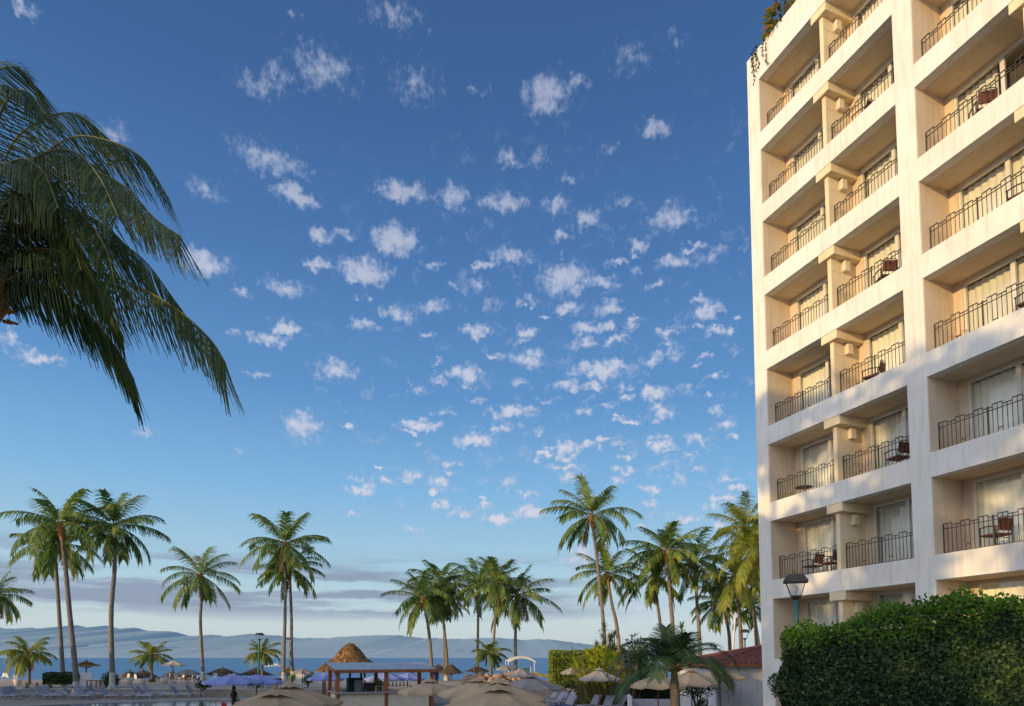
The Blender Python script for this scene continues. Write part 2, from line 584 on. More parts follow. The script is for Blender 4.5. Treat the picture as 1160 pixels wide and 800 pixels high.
# altocumulus puffs: place in the sky, half sizes (photo pixels), density
CLOUDS = [
    (290, 97, 30, 18, .55), (311, 85, 20, 18, .5), (365, 77, 40, 28, .6), (470, 97, 32, 22, .38), (539, 102, 12, 8, .4),
    (305, 180, 44, 20, .7), (334, 222, 27, 14, 1), (456, 215, 30, 13, 1), (514, 225, 18, 15, .9), (448, 273, 27, 19, 1.05),
    (363, 269, 16, 9, 1), (388, 266, 14, 7, .7), (230, 297, 32, 15, 1), (618, 107, 27, 27, .95), (654, 95, 18, 11, .6),
    (741, 146, 18, 11, .85), (715, 63, 22, 24, .42), (764, 50, 12, 17, .36), (579, 180, 17, 11, .7), (610, 178, 12, 12, .6),
    (572, 230, 29, 14, .85), (633, 232, 16, 11, .8), (663, 248, 20, 13, .8), (636, 267, 13, 8, .8), (722, 279, 16, 9, .8),
    (761, 248, 28, 15, .8), (647, 204, 12, 8, .6), (690, 173, 12, 8, .5), (709, 230, 16, 7, .5), (580, 291, 30, 11, .75),
    (764, 296, 22, 10, .9), (805, 291, 20, 9, .7), (357, 300, 18, 9, .9), (413, 307, 34, 16, 1), (322, 325, 28, 10, .7),
    (271, 329, 11, 9, .6), (448, 356, 24, 9, .8), (491, 346, 16, 10, .75), (541, 375, 18, 11, 1), (413, 370, 18, 7, .7),
    (306, 385, 24, 9, .95), (325, 375, 22, 9, .95), (380, 420, 27, 15, .75), (291, 423, 17, 5, .6), (529, 422, 20, 12, 1),
    (477, 480, 21, 7, 1), (539, 500, 22, 9, 1), (343, 484, 25, 18, .8), (407, 556, 17, 7, 1), (463, 541, 16, 9, .7),
    (498, 546, 14, 11, .7), (499, 572, 12, 6, 1), (524, 581, 17, 6, .9), (471, 440, 10, 6, .6), (500, 432, 11, 6, .6),
    (506, 467, 16, 4, .6), (512, 525, 14, 5, .6), (639, 315, 31, 22, 1), (682, 321, 24, 9, .8), (641, 348, 18, 9, .9),
    (688, 351, 22, 10, .8), (662, 370, 18, 8, .9), (596, 377, 14, 8, .9), (662, 389, 15, 9, .9), (699, 384, 12, 7, .7),
    (717, 368, 10, 6, .7), (757, 376, 22, 8, .8), (800, 352, 20, 12, .9), (825, 375, 13, 7, .8), (738, 408, 14, 9, .8),
    (684, 418, 39, 11, 1), (598, 405, 24, 10, .85), (643, 436, 24, 7, .8), (581, 467, 28, 10, .9), (740, 446, 22, 8, 1),
    (711, 451, 12, 5, .7), (752, 467, 17, 11, .75), (711, 476, 16, 5, 1), (746, 504, 19, 8, 1), (639, 508, 22, 9, 1),
    (664, 503, 14, 6, .8), (639, 530, 24, 6, .9), (643, 542, 12, 7, .8), (565, 486, 12, 6, .8), (548, 500, 18, 8, .9),
    (792, 498, 14, 8, .7), (820, 484, 17, 7, .9), (833, 494, 13, 5, .7), (810, 465, 10, 6, .7), (705, 533, 14, 6, .9),
    (738, 554, 14, 6, .9), (769, 541, 14, 11, .6), (824, 541, 16, 5, .8), (825, 565, 12, 5, .8), (736, 568, 10, 6, .8),
    (565, 589, 20, 7, 1.1), (600, 581, 18, 10, 1.1), (552, 574, 12, 5, .9), (575, 546, 12, 9, .6), (230, 215, 28, 12, .5),
    (125, 155, 22, 18, .5), (45, 405, 28, 9, .85), (10, 383, 18, 11, .7), (165, 487, 10, 8, .6), (20, 3, 24, 8, .8),
    (445, 15, 34, 20, .5), (330, 17, 12, 5, .5), (270, 515, 10, 5, .4), (660, 631, 26, 18, .75), (760, 400, 18, 9, .5),
    (720, 688, 46, 16, .5), (800, 405, 10, 5, .6), (618, 452, 18, 6, .5), (690, 460, 12, 5, .5), (590, 435, 14, 6, .5),
    (668, 565, 12, 5, .6), (606, 520, 12, 5, .6), (540, 455, 12, 5, .5), (780, 440, 14, 6, .6), (700, 505, 12, 4, .6),
    (760, 525, 12, 5, .5), (470, 505, 12, 4, .5), (265, 380, 14, 6, .5), (232, 412, 10, 5, .3), (540, 325, 20, 10, .5),
    (600, 340, 14, 7, .5), (720, 310, 12, 6, .5), (560, 345, 12, 8, .5),
]
fb = wnoise(q0, 85, 6, .62).outputs['Fac']
fbs = wm('MULTIPLY', wm('SUBTRACT', fb, .5), 1.45)
# scattered thin scraps between the puffs
scr = wnoise(wv('MULTIPLY', q, (1, 1.5, 1)), 30, 5, .6).outputs['Fac']
scr_a = wm('MULTIPLY', wsmooth(scr, .555, .74), .62)
band = wm('MULTIPLY', wm('MULTIPLY', wsmooth(alt, .13, .22), wm('SUBTRACT', 1.0, wsmooth(alt, .48, .80))), wsmooth(az, -.50, .05))
scr_a = wm('MULTIPLY', scr_a, band)
amax = wm('MULTIPLY_ADD', wsmooth(alt, .22, .75), -.40, .88)

# clear-sky colour: hand-set altitude ramp with only a trace of Nishita
ramp = N(wt, 'ShaderNodeValToRGB')
el = ramp.color_ramp.elements
STOPS = [(0.0, (3.9, 4.7, 5.2)), (.05, (4.2, 5.4, 5.8)), (.128, (2.95, 4.9, 6.2)), (.25, (1.65, 3.75, 6.2)),
         (.38, (.88, 2.38, 4.95)), (.55, (.55, 1.55, 3.7)), (.72, (.38, 1.08, 2.75)), (.85, (.33, .92, 2.4)), (1.0, (.28, .78, 2.1))]
for i, (p, c) in enumerate(STOPS):
    e = el[0] if i == 0 else (el[-1] if i == len(STOPS) - 1 else el.new(p))
    e.position = p
    e.color = (c[0] * 1.13, c[1] * 1.05, c[2] * 1.01, 1)
wt.links.new(wm('MULTIPLY', alt, 1.0, clamp=True), ramp.inputs[0])
clear = wmix(.96, sky.outputs[0], ramp.outputs[0])
# unseen sky behind the camera, towards the sun, brightened to fill the shade
shade_fill = wm('ADD', wm('MULTIPLY', dx, SUN_AZ.x), wm('MULTIPLY', dy, SUN_AZ.y))
shade_fill = wsmooth(shade_fill, .06, .85)
clear = wmix(wm('MULTIPLY', shade_fill, .8), clear, (13.8, 14.5, 16.6))
# grey-mauve stratus bars low over the bay
sv = wv('MULTIPLY', wv('ADD', q0, wv('MULTIPLY', w1, (.5, .3, 0))), (3.2, 42, 0))
st = wnoise(sv, 1.0, 5, .5).outputs['Fac']
low = wm('MULTIPLY', wsmooth(alt, .045, .075), wm('SUBTRACT', 1.0, wsmooth(alt, .12, .165)))
lft = wm('SUBTRACT', 1.0, wsmooth(az, .0, .25))
sa = wm('MULTIPLY', wm('MULTIPLY', wsmooth(st, .41, .57), low), lft)
sa = wm('MULTIPLY', sa, .9)
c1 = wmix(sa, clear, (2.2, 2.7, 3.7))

crng = random.Random(41)
for _ in range(75):      # the many little puffs of the same field
    fx = crng.random()
    cx_, cy_ = 380 + 470 * fx ** .8, crng.uniform(270, 600)
    k_ = crng.uniform(.5, 1.25)
    CLOUDS.append((cx_, cy_, 12 * k_, 5.2 * k_, crng.uniform(.55, .95)))
CL = []
for (cx, cy, rx, ry, w) in CLOUDS:
    a, e = azalt(cx, cy)
    a1, e1 = azalt(cx + rx, cy)
    a2, e2 = azalt(cx, cy - ry)
    CL.append((a, e, math.hypot(a1 - a, e1 - e) * 1.28, math.hypot(a2 - a, e2 - e) * 1.28, w))


def new_bg(colour):
    n = N(wt, 'ShaderNodeBackground')
    n.inputs['Strength'].default_value = SKY_STRENGTH
    wt.links.new(colour, n.inputs['Color'])
    return n.outputs[0]


def pick(fac, no_, yes):
    n = N(wt, 'ShaderNodeMixShader')
    wt.links.new(fac, n.inputs[0])
    wt.links.new(no_, n.inputs[1])
    wt.links.new(yes, n.inputs[2])
    return n.outputs[0]


def group(name, ins, outs):
    g = bpy.data.node_groups.new(name, 'ShaderNodeTree')
    for n_, t_ in ins: g.interface.new_socket(n_, in_out='INPUT', socket_type=t_)
    for n_, t_ in outs: g.interface.new_socket(n_, in_out='OUTPUT', socket_type=t_)
    return g, g.nodes.new('NodeGroupInput'), g.nodes.new('NodeGroupOutput')


# one puff: field = max(field, w * (1 - |q * scale + offset|))
puff, gi, go = group('cloud_puff', [('Field', 'NodeSocketFloat'), ('Q', 'NodeSocketVector'), ('Scale', 'NodeSocketVector'),
                                    ('Offset', 'NodeSocketVector'), ('Weight', 'NodeSocketFloat')], [('Field', 'NodeSocketFloat')])
a_ = puff.nodes.new('ShaderNodeVectorMath')
a_.operation = 'MULTIPLY_ADD'
for k in range(3): puff.links.new(gi.outputs[k + 1], a_.inputs[k])
b_ = puff.nodes.new('ShaderNodeVectorMath')
b_.operation = 'LENGTH'
puff.links.new(a_.outputs[0], b_.inputs[0])
c_ = puff.nodes.new('ShaderNodeMath')
c_.operation = 'SUBTRACT'
c_.inputs[0].default_value = 1
puff.links.new(b_.outputs['Value'], c_.inputs[1])
d_ = puff.nodes.new('ShaderNodeMath')
d_.operation = 'MULTIPLY'
puff.links.new(c_.outputs[0], d_.inputs[0])
puff.links.new(gi.outputs[4], d_.inputs[1])
e_ = puff.nodes.new('ShaderNodeMath')
e_.operation = 'MAXIMUM'
puff.links.new(gi.outputs[0], e_.inputs[0])
puff.links.new(d_.outputs[0], e_.inputs[1])
puff.links.new(e_.outputs[0], go.inputs[0])


def sky_leaf(lst):
    f = None
    for (a, e, ra, rb, w) in lst:
        n = N(wt, 'ShaderNodeGroup', node_tree=puff)
        if f is None: n.inputs[0].default_value = -5
        else: wt.links.new(f, n.inputs[0])
        wt.links.new(q, n.inputs[1])
        n.inputs[2].default_value = (1 / ra, 1 / rb, 0)
        n.inputs[3].default_value = (-a / ra, -e / rb, 0)
        n.inputs[4].default_value = w
        f = n.outputs[0]
    if f is None:
        al = scr_a
        cc = (5.2, 5.4, 6.3)
    else:
        de = wm('ADD', f, fbs)
        al = wm('MULTIPLY', wm('MAXIMUM', wsmooth(de, .06, .74), scr_a), amax)
        cc = wmix(wsmooth(de, .2, 1.1), (3.9, 4.5, 6.0), (6.0, 6.0, 6.6))
    return new_bg(wmix(al, c1, cc))


MARG = .012


def sky_tree(lst, box, depth=0):
    """the sky in tiles, so that each direction only looks at the clouds near it"""
    if len(lst) <= 9 or depth > 4: return sky_leaf(lst)
    ax = 0 if (box[1] - box[0]) > (box[3] - box[2]) else 1
    vals = sorted(c[ax] for c in lst)
    m = vals[len(vals) // 2]
    lo = [c for c in lst if c[ax] - c[2 + ax] - MARG < m]
    hi_ = [c for c in lst if c[ax] + c[2 + ax] + MARG > m]
    if len(lo) == len(lst) and len(hi_) == len(lst): return sky_leaf(lst)
    b1, b2 = list(box), list(box)
    b1[ax * 2 + 1] = m
    b2[ax * 2] = m
    return pick(wm('GREATER_THAN', az if ax == 0 else alt, m), sky_tree(lo, b1, depth + 1), sky_tree(hi_, b2, depth + 1))


inside = wm('MULTIPLY', wm('LESS_THAN', wm('ABSOLUTE', az), 1.0), wm('GREATER_THAN', alt, -.02))
wt.nodes.remove(bg)
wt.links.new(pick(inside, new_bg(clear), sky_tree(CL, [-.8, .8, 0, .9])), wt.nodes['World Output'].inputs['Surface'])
scene.world = world
world.cycles.sampling_method = 'MANUAL'
world.cycles.sample_map_resolution = 256

scene.view_settings.view_transform = 'Standard'
scene.view_settings.look = 'None'
scene.view_settings.exposure = 0
scene.render.engine = 'CYCLES'
scene.render.resolution_x, scene.render.resolution_y = 1024, 706
scene.cycles.max_bounces = 8
scene.cycles.transparent_max_bounces = 12

# ------------------------------------------------------------------ the setting
mb = MB()
mb.face([(-400, -150, 0), (400, -150, 0), (400, 58, 0), (-400, 58, 0)])
struct('pool_deck', mb, M['deck'])
mb = MB()          # terrace and beach in one sheet down to the water
ys = [58.3] + [60 + 2 * i for i in range(13)] + [86, 92, 100, 110, 120, 135, 160]
xs = [-400 + 10 * i for i in range(81)]
vs, fs = [], []
for y in ys:
    for x in xs:
        vs.append((x, y, ground_z(max(y, 58.01)) + (.1 * mnoise.noise(Vector((x * .13, y * .2, 3))) if y > 61 else 0)))
for j in range(len(ys) - 1):
    for i in range(len(xs) - 1):
        a = j * len(xs) + i
        fs.append((a, a + 1, a + 1 + len(xs), a + len(xs)))
mb.raw(vs, fs, 0, True)
struct('beach', mb, M['sand'])

m, nt, b = newmat('sea_water')
tcn = N(nt, 'ShaderNodeTexCoord')
mp = N(nt, 'ShaderNodeMapping')
mp.inputs['Scale'].default_value = (.35, 1, 1)
nt.links.new(tcn.outputs['Object'], mp.inputs[0])
wn = N(nt, 'ShaderNodeTexNoise')
wn.inputs['Scale'].default_value = .35
wn.inputs['Detail'].default_value = 8
nt.links.new(mp.outputs[0], wn.inputs['Vector'])
bp = N(nt, 'ShaderNodeBump')
bp.inputs['Strength'].default_value = 1
bp.inputs['Distance'].default_value = 1.2
nt.links.new(wn.outputs['Fac'], bp.inputs['Height'])
nt.links.new(bp.outputs[0], b.inputs['Normal'])
wn2 = N(nt, 'ShaderNodeTexNoise')
wn2.inputs['Scale'].default_value = .012
wn2.inputs['Detail'].default_value = 7
mp2 = N(nt, 'ShaderNodeMapping')
mp2.inputs['Scale'].default_value = (.12, 1, 1)
nt.links.new(tcn.outputs['Object'], mp2.inputs[0])
nt.links.new(mp2.outputs[0], wn2.inputs['Vector'])
rp = N(nt, 'ShaderNodeValToRGB')
rp.color_ramp.elements[0].position = .35
rp.color_ramp.elements[1].position = .65
rp.color_ramp.elements[0].color = (.030, .135, .290, 1)
rp.color_ramp.elements[1].color = (.055, .190, .360, 1)
nt.links.new(wn2.outputs['Fac'], rp.inputs[0])
nt.links.new(rp.outputs[0], b.inputs['Base Color'])
b.inputs['Roughness'].default_value = .35
b.inputs['Specular IOR Level'].default_value = .25
M['sea'] = m
mb = MB()
mb.face([(-60000, 118, -1.2), (60000, 118, -1.2), (60000, 80000, -1.2), (-60000, 80000, -1.2)])
struct('sea', mb, M['sea'])

# mountains across the bay, air haze put into their colours
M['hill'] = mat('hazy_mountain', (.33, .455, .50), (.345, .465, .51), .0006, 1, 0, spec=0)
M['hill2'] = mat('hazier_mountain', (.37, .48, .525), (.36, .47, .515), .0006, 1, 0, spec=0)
RIDGE = [(-300, 722), (-150, 715), (-60, 712), (0, 711), (20, 713), (35, 711), (52, 713), (72, 710), (87, 708), (103, 712), (120, 709),
         (135, 712), (152, 711), (170, 715), (188, 715), (205, 717), (215, 721), (240, 719), (262, 722), (285, 718), (312, 720),
         (340, 723), (372, 723), (395, 721), (412, 720), (450, 719.5), (480, 723), (520, 724), (545, 723), (565, 722.5), (592, 725), (620, 724),
         (650, 728), (690, 733), (720, 739), (760, 742), (800, 744.5)]


def ridge_y(px, k=1, off=0):
    for (a, ya), (b_, yb) in zip(RIDGE, RIDGE[1:]):
        if a <= px <= b_:
            t = (px - a) / (b_ - a)
            return ya + (yb - ya) * t
    return 745


def hills(name, Y0, Y1, fn, mat_, seed):
    mb = MB()
    vs, fs = [], []
    pxs = [-300 + 3.5 * i for i in range(315)]
    J = 12
    for j in range(J + 1):
        t = j / J
        Y = Y0 + (Y1 - Y0) * t
        for px in pxs:
            p = at(px, fn(px) + (.9 * mnoise.noise(Vector((px * .09, seed, 0))) + .8 * mnoise.noise(Vector((px * .28, seed, 7)))) * t, Y1)
            h = max(0, p.z)
            x = p.x * (.9 + .1 * t)
            r = mnoise.fractal(Vector((x * .00045, Y * .0005, seed)), 1, 2, 5)
            r2 = mnoise.fractal(Vector((x * .0012, Y * .0002, seed + 9)), 1, 2, 5)
            z = -5 + (h + 5) * (t ** .9)
            vs.append((x, Y, z))
    n = len(pxs)
    for j in range(J):
        for i in range(n - 1):
            a = j * n + i
            fs.append((a, a + 1, a + 1 + n, a + n))
    mb.raw(vs, fs, 0, True)
    struct(name, mb, mat_)


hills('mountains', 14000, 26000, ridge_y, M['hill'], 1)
hills('mountains', 9000, 12500, lambda px: 745 - (745 - ridge_y(px)) * (.42 + .14 * mnoise.noise(Vector((px * .011, 4, 0)))), M['hill2'], 5)  # added lower ridge, its paler colour stands in for haze at the foot

# retaining wall between pool deck and beach terrace
mb = MB()
mb.box(-400, 400, 58, 58.3, 0, .56)
o = obj('retaining_wall', mb, M['wall'])
tag(o, 'low stone retaining wall between the pool deck and the palm terrace', 'wall')
mb = MB()
for i in range(-60, 60):
    mb.bbox(i * 2.5, i * 2.5 + 2.485, 57.94, 58.36, .562, .64, .012)
obj('coping', mb, M['coping'], o)

# pool
poly = [(-44, 36), (-34.5, 46), (-29.8, 50), (-24.5, 53), (-19, 54), (-12, 49), (-14, 36)]
mb = MB()
mb.face([(x, y, .008) for x, y in poly])
struct('pool_water', mb, M['poolwater'])
mb = MB()
for (a, b_) in zip(poly, poly[1:] + poly[:1]):
    A, B = Vector((*a, 0)), Vector((*b_, 0))
    d = (B - A).normalized()
    nrm = Vector((-d.y, d.x, 0)) * .22
    mb.raw([A - nrm, B - nrm, B + nrm, A + nrm, A - nrm + Vector((0, 0, .07)), B - nrm + Vector((0, 0, .07)),
            B + nrm + Vector((0, 0, .07)), A + nrm + Vector((0, 0, .07))],
           [(0, 1, 5, 4), (1, 2, 6, 5), (2, 3, 7, 6), (3, 0, 4, 7), (4, 5, 6, 7)])
struct('pool_coping', mb, M['coping'])


# ------------------------------------------------------------------ palms
def catmull(P, n):
    P = [Vector(p) for p in P]
    P = [P[0] * 2 - P[1]] + P + [P[-1] * 2 - P[-2]]
    out = []
    seg = len(P) - 3
    for i in range(n + 1):
        s = min(i / n * seg, seg - 1e-6)
        k = int(s)
        t = s - k
        a, b_, c, d = P[k:k + 4]
        out.append(.5 * ((2 * b_) + (c - a) * t + (2 * a - 5 * b_ + 4 * c - d) * t * t + (3 * b_ - a - 3 * c + d) * t ** 3))
    return out


UP = Vector((0, 0, 1))


def frond(mb, path, rg, nleaf=30, L=.75, droop=.5, width=.045, side0=None, start=.1, rr=.03, tip=.45, wind=Vector((0, 0, 0)), hang=0.0, lmi=0):
    n = len(path) - 1
    mb.tube(path, [rr * (1 - .8 * i / n) for i in range(n + 1)], 5, 1)
    prev = side0
    cut = rg.random() < .25
    for k in range(nleaf):
        s = start + (1 - start) * (k + .3 * rg.random()) / nleaf
        x = s * n
        i = min(int(x), n - 1)
        f = x - i
        p = path[i].lerp(path[i + 1], f)
        t = (path[i + 1] - path[i]).normalized()
        sd = t.cross(UP)
        if sd.length < .25 and prev is not None: sd = prev
        sd = sd.normalized()
        if prev is not None and sd.dot(prev) < 0: sd = -sd
        prev = sd
        ll = L * (min(1, .35 + 2.6 * (s - start)) if s < .4 else 1) * (1 - (1 - tip) * max(0, (s - .45) / .55) ** 1.4)
        fwd = .35 + .65 * s
        for sg in (-1, 1):
            if rg.random() < .05: continue
            l = ll * rg.uniform(.82, 1.1)
            dr = droop * rg.uniform(.7, 1.3)
            d1 = (t * fwd * (1 - .55 * hang) + sd * sg * (.9 - .5 * hang) + UP * (.15 - dr * .5 - .75 * hang) + wind * .5).normalized()
            d2 = (d1 + UP * (-dr * (1.5 - .9 * hang)) + wind).normalized()
            w = width * rg.uniform(.8, 1.15)
            wd = (t - d1 * t.dot(d1)).normalized() * w
            a = p
            m_ = p + d1 * l * .45
            e = m_ + d2 * l * .55
            mb.raw([a - wd * .45, a + wd * .45, m_ + wd * .5, m_ - wd * .5, e + wd * .2, e - wd * .2], [(0, 1, 2, 3), (3, 2, 4, 5)], lmi)


def crown_mb(rg, nf=20, L=3.9, leafL=.8, nleaf=30, wind=Vector((.12, 0, 0)), low=-35, up=82, width=.05, bend=1.5):
    mb = MB()
    ph = rg.random() * 6.28
    for k in range(nf):
        a = ph + k * 2.39996 + rg.uniform(-.25, .25)
        u = (k + .5) / nf
        e = R(up + (low - up) * u ** .85 + rg.uniform(-9, 9))
        ln = L * (rg.uniform(.85, 1.1)) * (.72 + .28 * min(1, u * 3))
        bd = bend * rg.uniform(.75, 1.25) * (.55 + .45 * math.cos(e))
        P = [Vector((0, 0, 0)) + Vector((math.cos(a), math.sin(a), 0)) * .08]
        aa = a
        steps = 9
        for i in range(steps):
            s = (i + .5) / steps
            ee = e - bd * .88 * s ** 1.35
            aa += rg.uniform(-.05, .05)
            d = Vector((math.cos(aa) * math.cos(ee), math.sin(aa) * math.cos(ee), math.sin(ee))) + wind * s
            P.append(P[-1] + d.normalized() * ln / steps)
        sdv = Vector((math.sin(a), -math.cos(a), 0))
        frond(mb, P, rg, nleaf, leafL * rg.uniform(.85, 1.15), .45 + .5 * u, width * rg.uniform(.8, 1.1), sdv, .13, .035, .62, wind * .35, .25 * u)
    for k in range(rg.choice((1, 2, 3))):       # old brown fronds hanging against the trunk
        a = rg.random() * 6.28
        P = [Vector((0, 0, -.1))]
        for i in range(8):
            ee = R(-20 - 60 * min(1, i / 3)) + rg.uniform(-.1, .1)
            P.append(P[-1] + Vector((math.cos(a) * math.cos(ee), math.sin(a) * math.cos(ee), math.sin(ee))) * L * .085)
        frond(mb, P, rg, nleaf // 2, leafL * .6, .9, width * .8, Vector((math.sin(a), -math.cos(a), 0)), .2, .03, .5, wind * .1, .4, 2)
    return mb


CROWN = {}
for k in range(6):
    CROWN['tall', k] = crown_mb(random.Random(100 + k), 20 + k % 3 * 2, 4.35, 1.16, 36, Vector((.14, .05, 0)), -34, 84, .085, 1.25)
for k in range(3):
    CROWN['full', k] = crown_mb(random.Random(200 + k), 27, 4.4, 1.2, 36, Vector((-.14, 0, 0)), -44, 84, .085, 1.35)
for k in range(3):
    CROWN['small', k] = crown_mb(random.Random(300 + k), 17, 2.7, .85, 30, Vector((.08, 0, 0)), -22, 80, .085, 1.4)
CMESH = {}


def palm(label, pts, Y, kind='tall', var=0, rad=.2, leaf='palm_g', scale=1, white=0, base_z=None, rz=0, dead=True,
         crown_px=None, group='tall coconut palms by the beach'):
    """pts: trunk line in the photo from the foot up to the crown; stands Y metres ahead"""
    P = [at(x, y, Y) for x, y in pts]
    gz = ground_z(Y) if base_z is None else base_z
    if P[0].z > gz + .05 or P[0].z < gz - .05:
        # carry the trunk on down (or trim it) to the ground
        d = (P[1] - P[0])
        k = (gz - P[0].z) / d.z if abs(d.z) > .1 else 0
        k = max(-1.2, min(.6, k))
        P[0] = Vector((P[0].x + d.x * k, Y, gz))
    base = P[0].copy()
    root = thing('coconut_palm', label, 'palm tree', base, 0, group)
    L = catmull([p - base for p in P], 26)
    rads = []
    for i in range(27):
        t = i / 26
        r = rad * (1.0 - .38 * t) * (1 + .55 * max(0, 1 - t * 14)) * (1 + (.035 if i % 2 else -.035))
        rads.append(r)
    mb = MB()
    mb.tube(L, rads, 10)
    obj('trunk', mb, M['trunk'], root)
    top = L[-1]
    if white:
        Lw, rw = [], []
        for i in range(27):
            if L[i].z <= white or len(Lw) < 2:
                Lw.append(L[i].copy())
                rw.append(rads[i] * 1.06)
        mb = MB()
        if len(Lw) >= 2:
            mb.tube([Lw[0]] + [L[0].lerp(L[2], min(1, q_ * white / max(.1, L[2].z))) for q_ in (.5, 1)] if len(Lw) == 2 else Lw,
                    [r * 1.0 for r in ([rw[0], rw[0], rw[1]] if len(Lw) == 2 else rw)], 10)
            obj('painted_base', mb, M['whitewash'], root)
    mb = MB()      # fibrous heart of the crown with coconuts
    dirn = (L[-1] - L[-2]).normalized()
    mb.tube([top - dirn * 1.15 * scale, top - dirn * .8 * scale, top - dirn * .3 * scale, top + dirn * .15 * scale, top + dirn * .4 * scale],
            [rad * .66, rad * .86, rad * 1.15 * scale, rad * 1.05 * scale, rad * .3], 8)
    rg = random.Random(len(label) * 7 + int(Y))
    if kind != 'small':
        for k in range(7):
            a = k * .9 + rg.random()
            mb.ball(top + Vector((math.cos(a) * .27, math.sin(a) * .27, -.26 - .2 * rg.random())), .13, 1, 6, sq=(1, 1, 1.15))
    obj('crown_heart', mb, [M['boot'], M['coco']], root)
    key = (kind, var, leaf)
    if key not in CMESH:
        me = CROWN[kind, var].mesh('crown')
        me.materials.append(M[leaf])
        me.materials.append(M['rachis'])
        me.materials.append(M['deadleaf'])
        CMESH[key] = me
    o = bpy.data.objects.new('crown', CMESH[key])
    col.objects.link(o)
    o.parent = root
    o.location = top + dirn * .2
    o.rotation_euler = (R(rg.uniform(-5, 5)), R(rg.uniform(-5, 5)), rz)
    o.scale = (scale,) * 3
    return root


palm('tall coconut palm whose white painted foot stands left of the plain white panel', [(86, 789), (85.5, 759), (80, 706), (73, 631), (69, 596)], 57.2, var=0, white=1.5, rad=.25, scale=1.14, rz=.3)
palm('coconut palm with its foot behind the dark hedge, just left of a taller palm', [(72, 778), (71, 759), (66, 680), (62, 620)], 64, var=1, rad=.23, scale=1.0, rz=2.1)
palm('tall coconut palm growing out of the round dark bush, white foot', [(127, 781), (127, 759), (126, 695), (130, 640), (129, 598)], 60, var=2, white=1.6, rad=.25, scale=1.14, rz=4)
palm('single slim coconut palm standing alone between the golden young palm and the lavender parasols', [(230, 771), (229.5, 755), (227, 705), (228, 680), (227, 653)], 82, var=3, white=1.4, rad=.24, scale=1.22, rz=1.3)
palm('taller front palm of the close pair behind the lavender parasols', [(321, 770), (321.5, 740), (323, 690), (323, 618)], 78, var=4, white=1.4, rad=.25, scale=1.32, rz=5.1)
palm('shorter palm of the close pair, its crown below its neighbour', [(332, 770), (330, 740), (330, 700), (328, 645)], 81, var=5, white=1.2, rad=.25, scale=1.1, rz=2.6)
palm('palm at the far left edge with only its fronds showing', [(-10, 775), (-9, 740), (-6, 676)], 66, var=2, rad=.2, scale=.88, rz=3.3)
palm('leftmost coconut palm of the clump behind the bar, lower crown leaning left', [(489, 768), (488, 740), (485, 710), (479, 680)], 76, var=0, rad=.23, scale=1.1, rz=2.0)
palm('densest crowned palm of the clump behind the bar, pale white foot', [(506, 771), (506, 745), (503, 710), (500, 664)], 80, kind='full', var=0, white=1.5, rad=.23, scale=1.12, rz=1.0)
palm('thin palm trunk close behind the densest crowned palm', [(504, 770), (503.5, 745), (503, 715), (504, 682)], 82, var=1, rad=.16, scale=.8, rz=4.0)
palm('upright palm right of the densest crown, over the boulders', [(541, 770), (541, 740), (541.5, 710), (542, 662)], 80, var=4, rad=.2, scale=1.1, rz=0.5)
palm('palm with a dark leaning trunk rising in front of the boulders', [(556, 774), (557, 750), (560, 715), (563, 663)], 72, var=5, white=1.1, rad=.19, scale=.98, rz=3.0)
palm('rightmost palm of the clump, long fronds reaching right above the white canopy', [(584, 772), (584, 745), (584, 715), (586, 677)], 74, var=3, rad=.22, scale=1.12, rz=.2)
palm('highest palm right of the middle, slim trunk curving down into the yellow bushes', [(688, 765), (686, 742), (683, 700), (677, 640), (670, 586)], 57, var=4, rad=.2, scale=1.0, rz=2.2, leaf='palm_r')
palm('lower palm just right of the tall curving palm, orange heart', [(704, 760), (699, 712), (693, 684), (688, 652)], 60, var=0, rad=.2, scale=.9, rz=1.2, leaf='palm_r')
palm('palm with its feathery crown left of the central orange trunk in the right clump', [(753, 745), (751, 730), (747, 700), (741, 655)], 61, var=1, rad=.2, scale=.95, rz=5.0, leaf='palm_r')
palm('straight palm with a bright orange heart in the middle of the right clump', [(763, 745), (762, 712), (759, 675), (756, 627)], 58, kind='tall', var=2, rad=.22, scale=.95, rz=3.9, leaf='palm_r')
palm('palm right of the orange hearted palm, slim straight sunlit trunk', [(793, 745), (792, 718), (790, 690), (787, 638)], 62, var=3, rad=.21, scale=.97, rz=2.8, leaf='palm_r')
palm('short palm with a curved dark trunk beside the leaning white pole', [(828, 745), (827, 738), (825, 712), (818, 684)], 64, var=5, rad=.21, scale=.85, rz=4.4, leaf='palm_r')
palm('golden green palm above the red tiled roof, left of the white hotel', [(841, 745), (840, 737), (838, 700), (834, 656)], 60, kind='full', var=1, rad=.22, leaf='palm_y', scale=.9, rz=1.7)
palm('palm half hidden by the white hotel corner, orange heart', [(876, 745), (871, 700), (864, 665), (855, 628)], 52, kind='full', var=2, rad=.24, leaf='palm_y', scale=.92, rz=0)
palm('tallest golden palm of the right clump, touching the hotel corner', [(858, 745), (857, 730), (853, 680), (846, 600)], 62, kind='full', var=1, rad=.2, leaf='palm_y', scale=1.05, rz=3.1)
palm('low palm behind the far black lantern, dark drooping fronds', [(862, 745), (858, 720), (853, 690)], 66, var=0, rad=.2, scale=.7, rz=.8)
SG = 'short young palms on the beach terrace'
palm('short golden palm at far left with wide spreading fronds', [(33, 776), (33, 760), (32, 742)], 70, kind='small', var=0, rad=.17, leaf='palm_y', scale=1.12, rz=.4, group=SG)
palm('short golden palm in front of the sea beside the thatched shelters', [(172, 773), (172, 760), (172.5, 744)], 76, kind='small', var=1, rad=.17, leaf='palm_y', scale=.92, rz=2.0, group=SG)
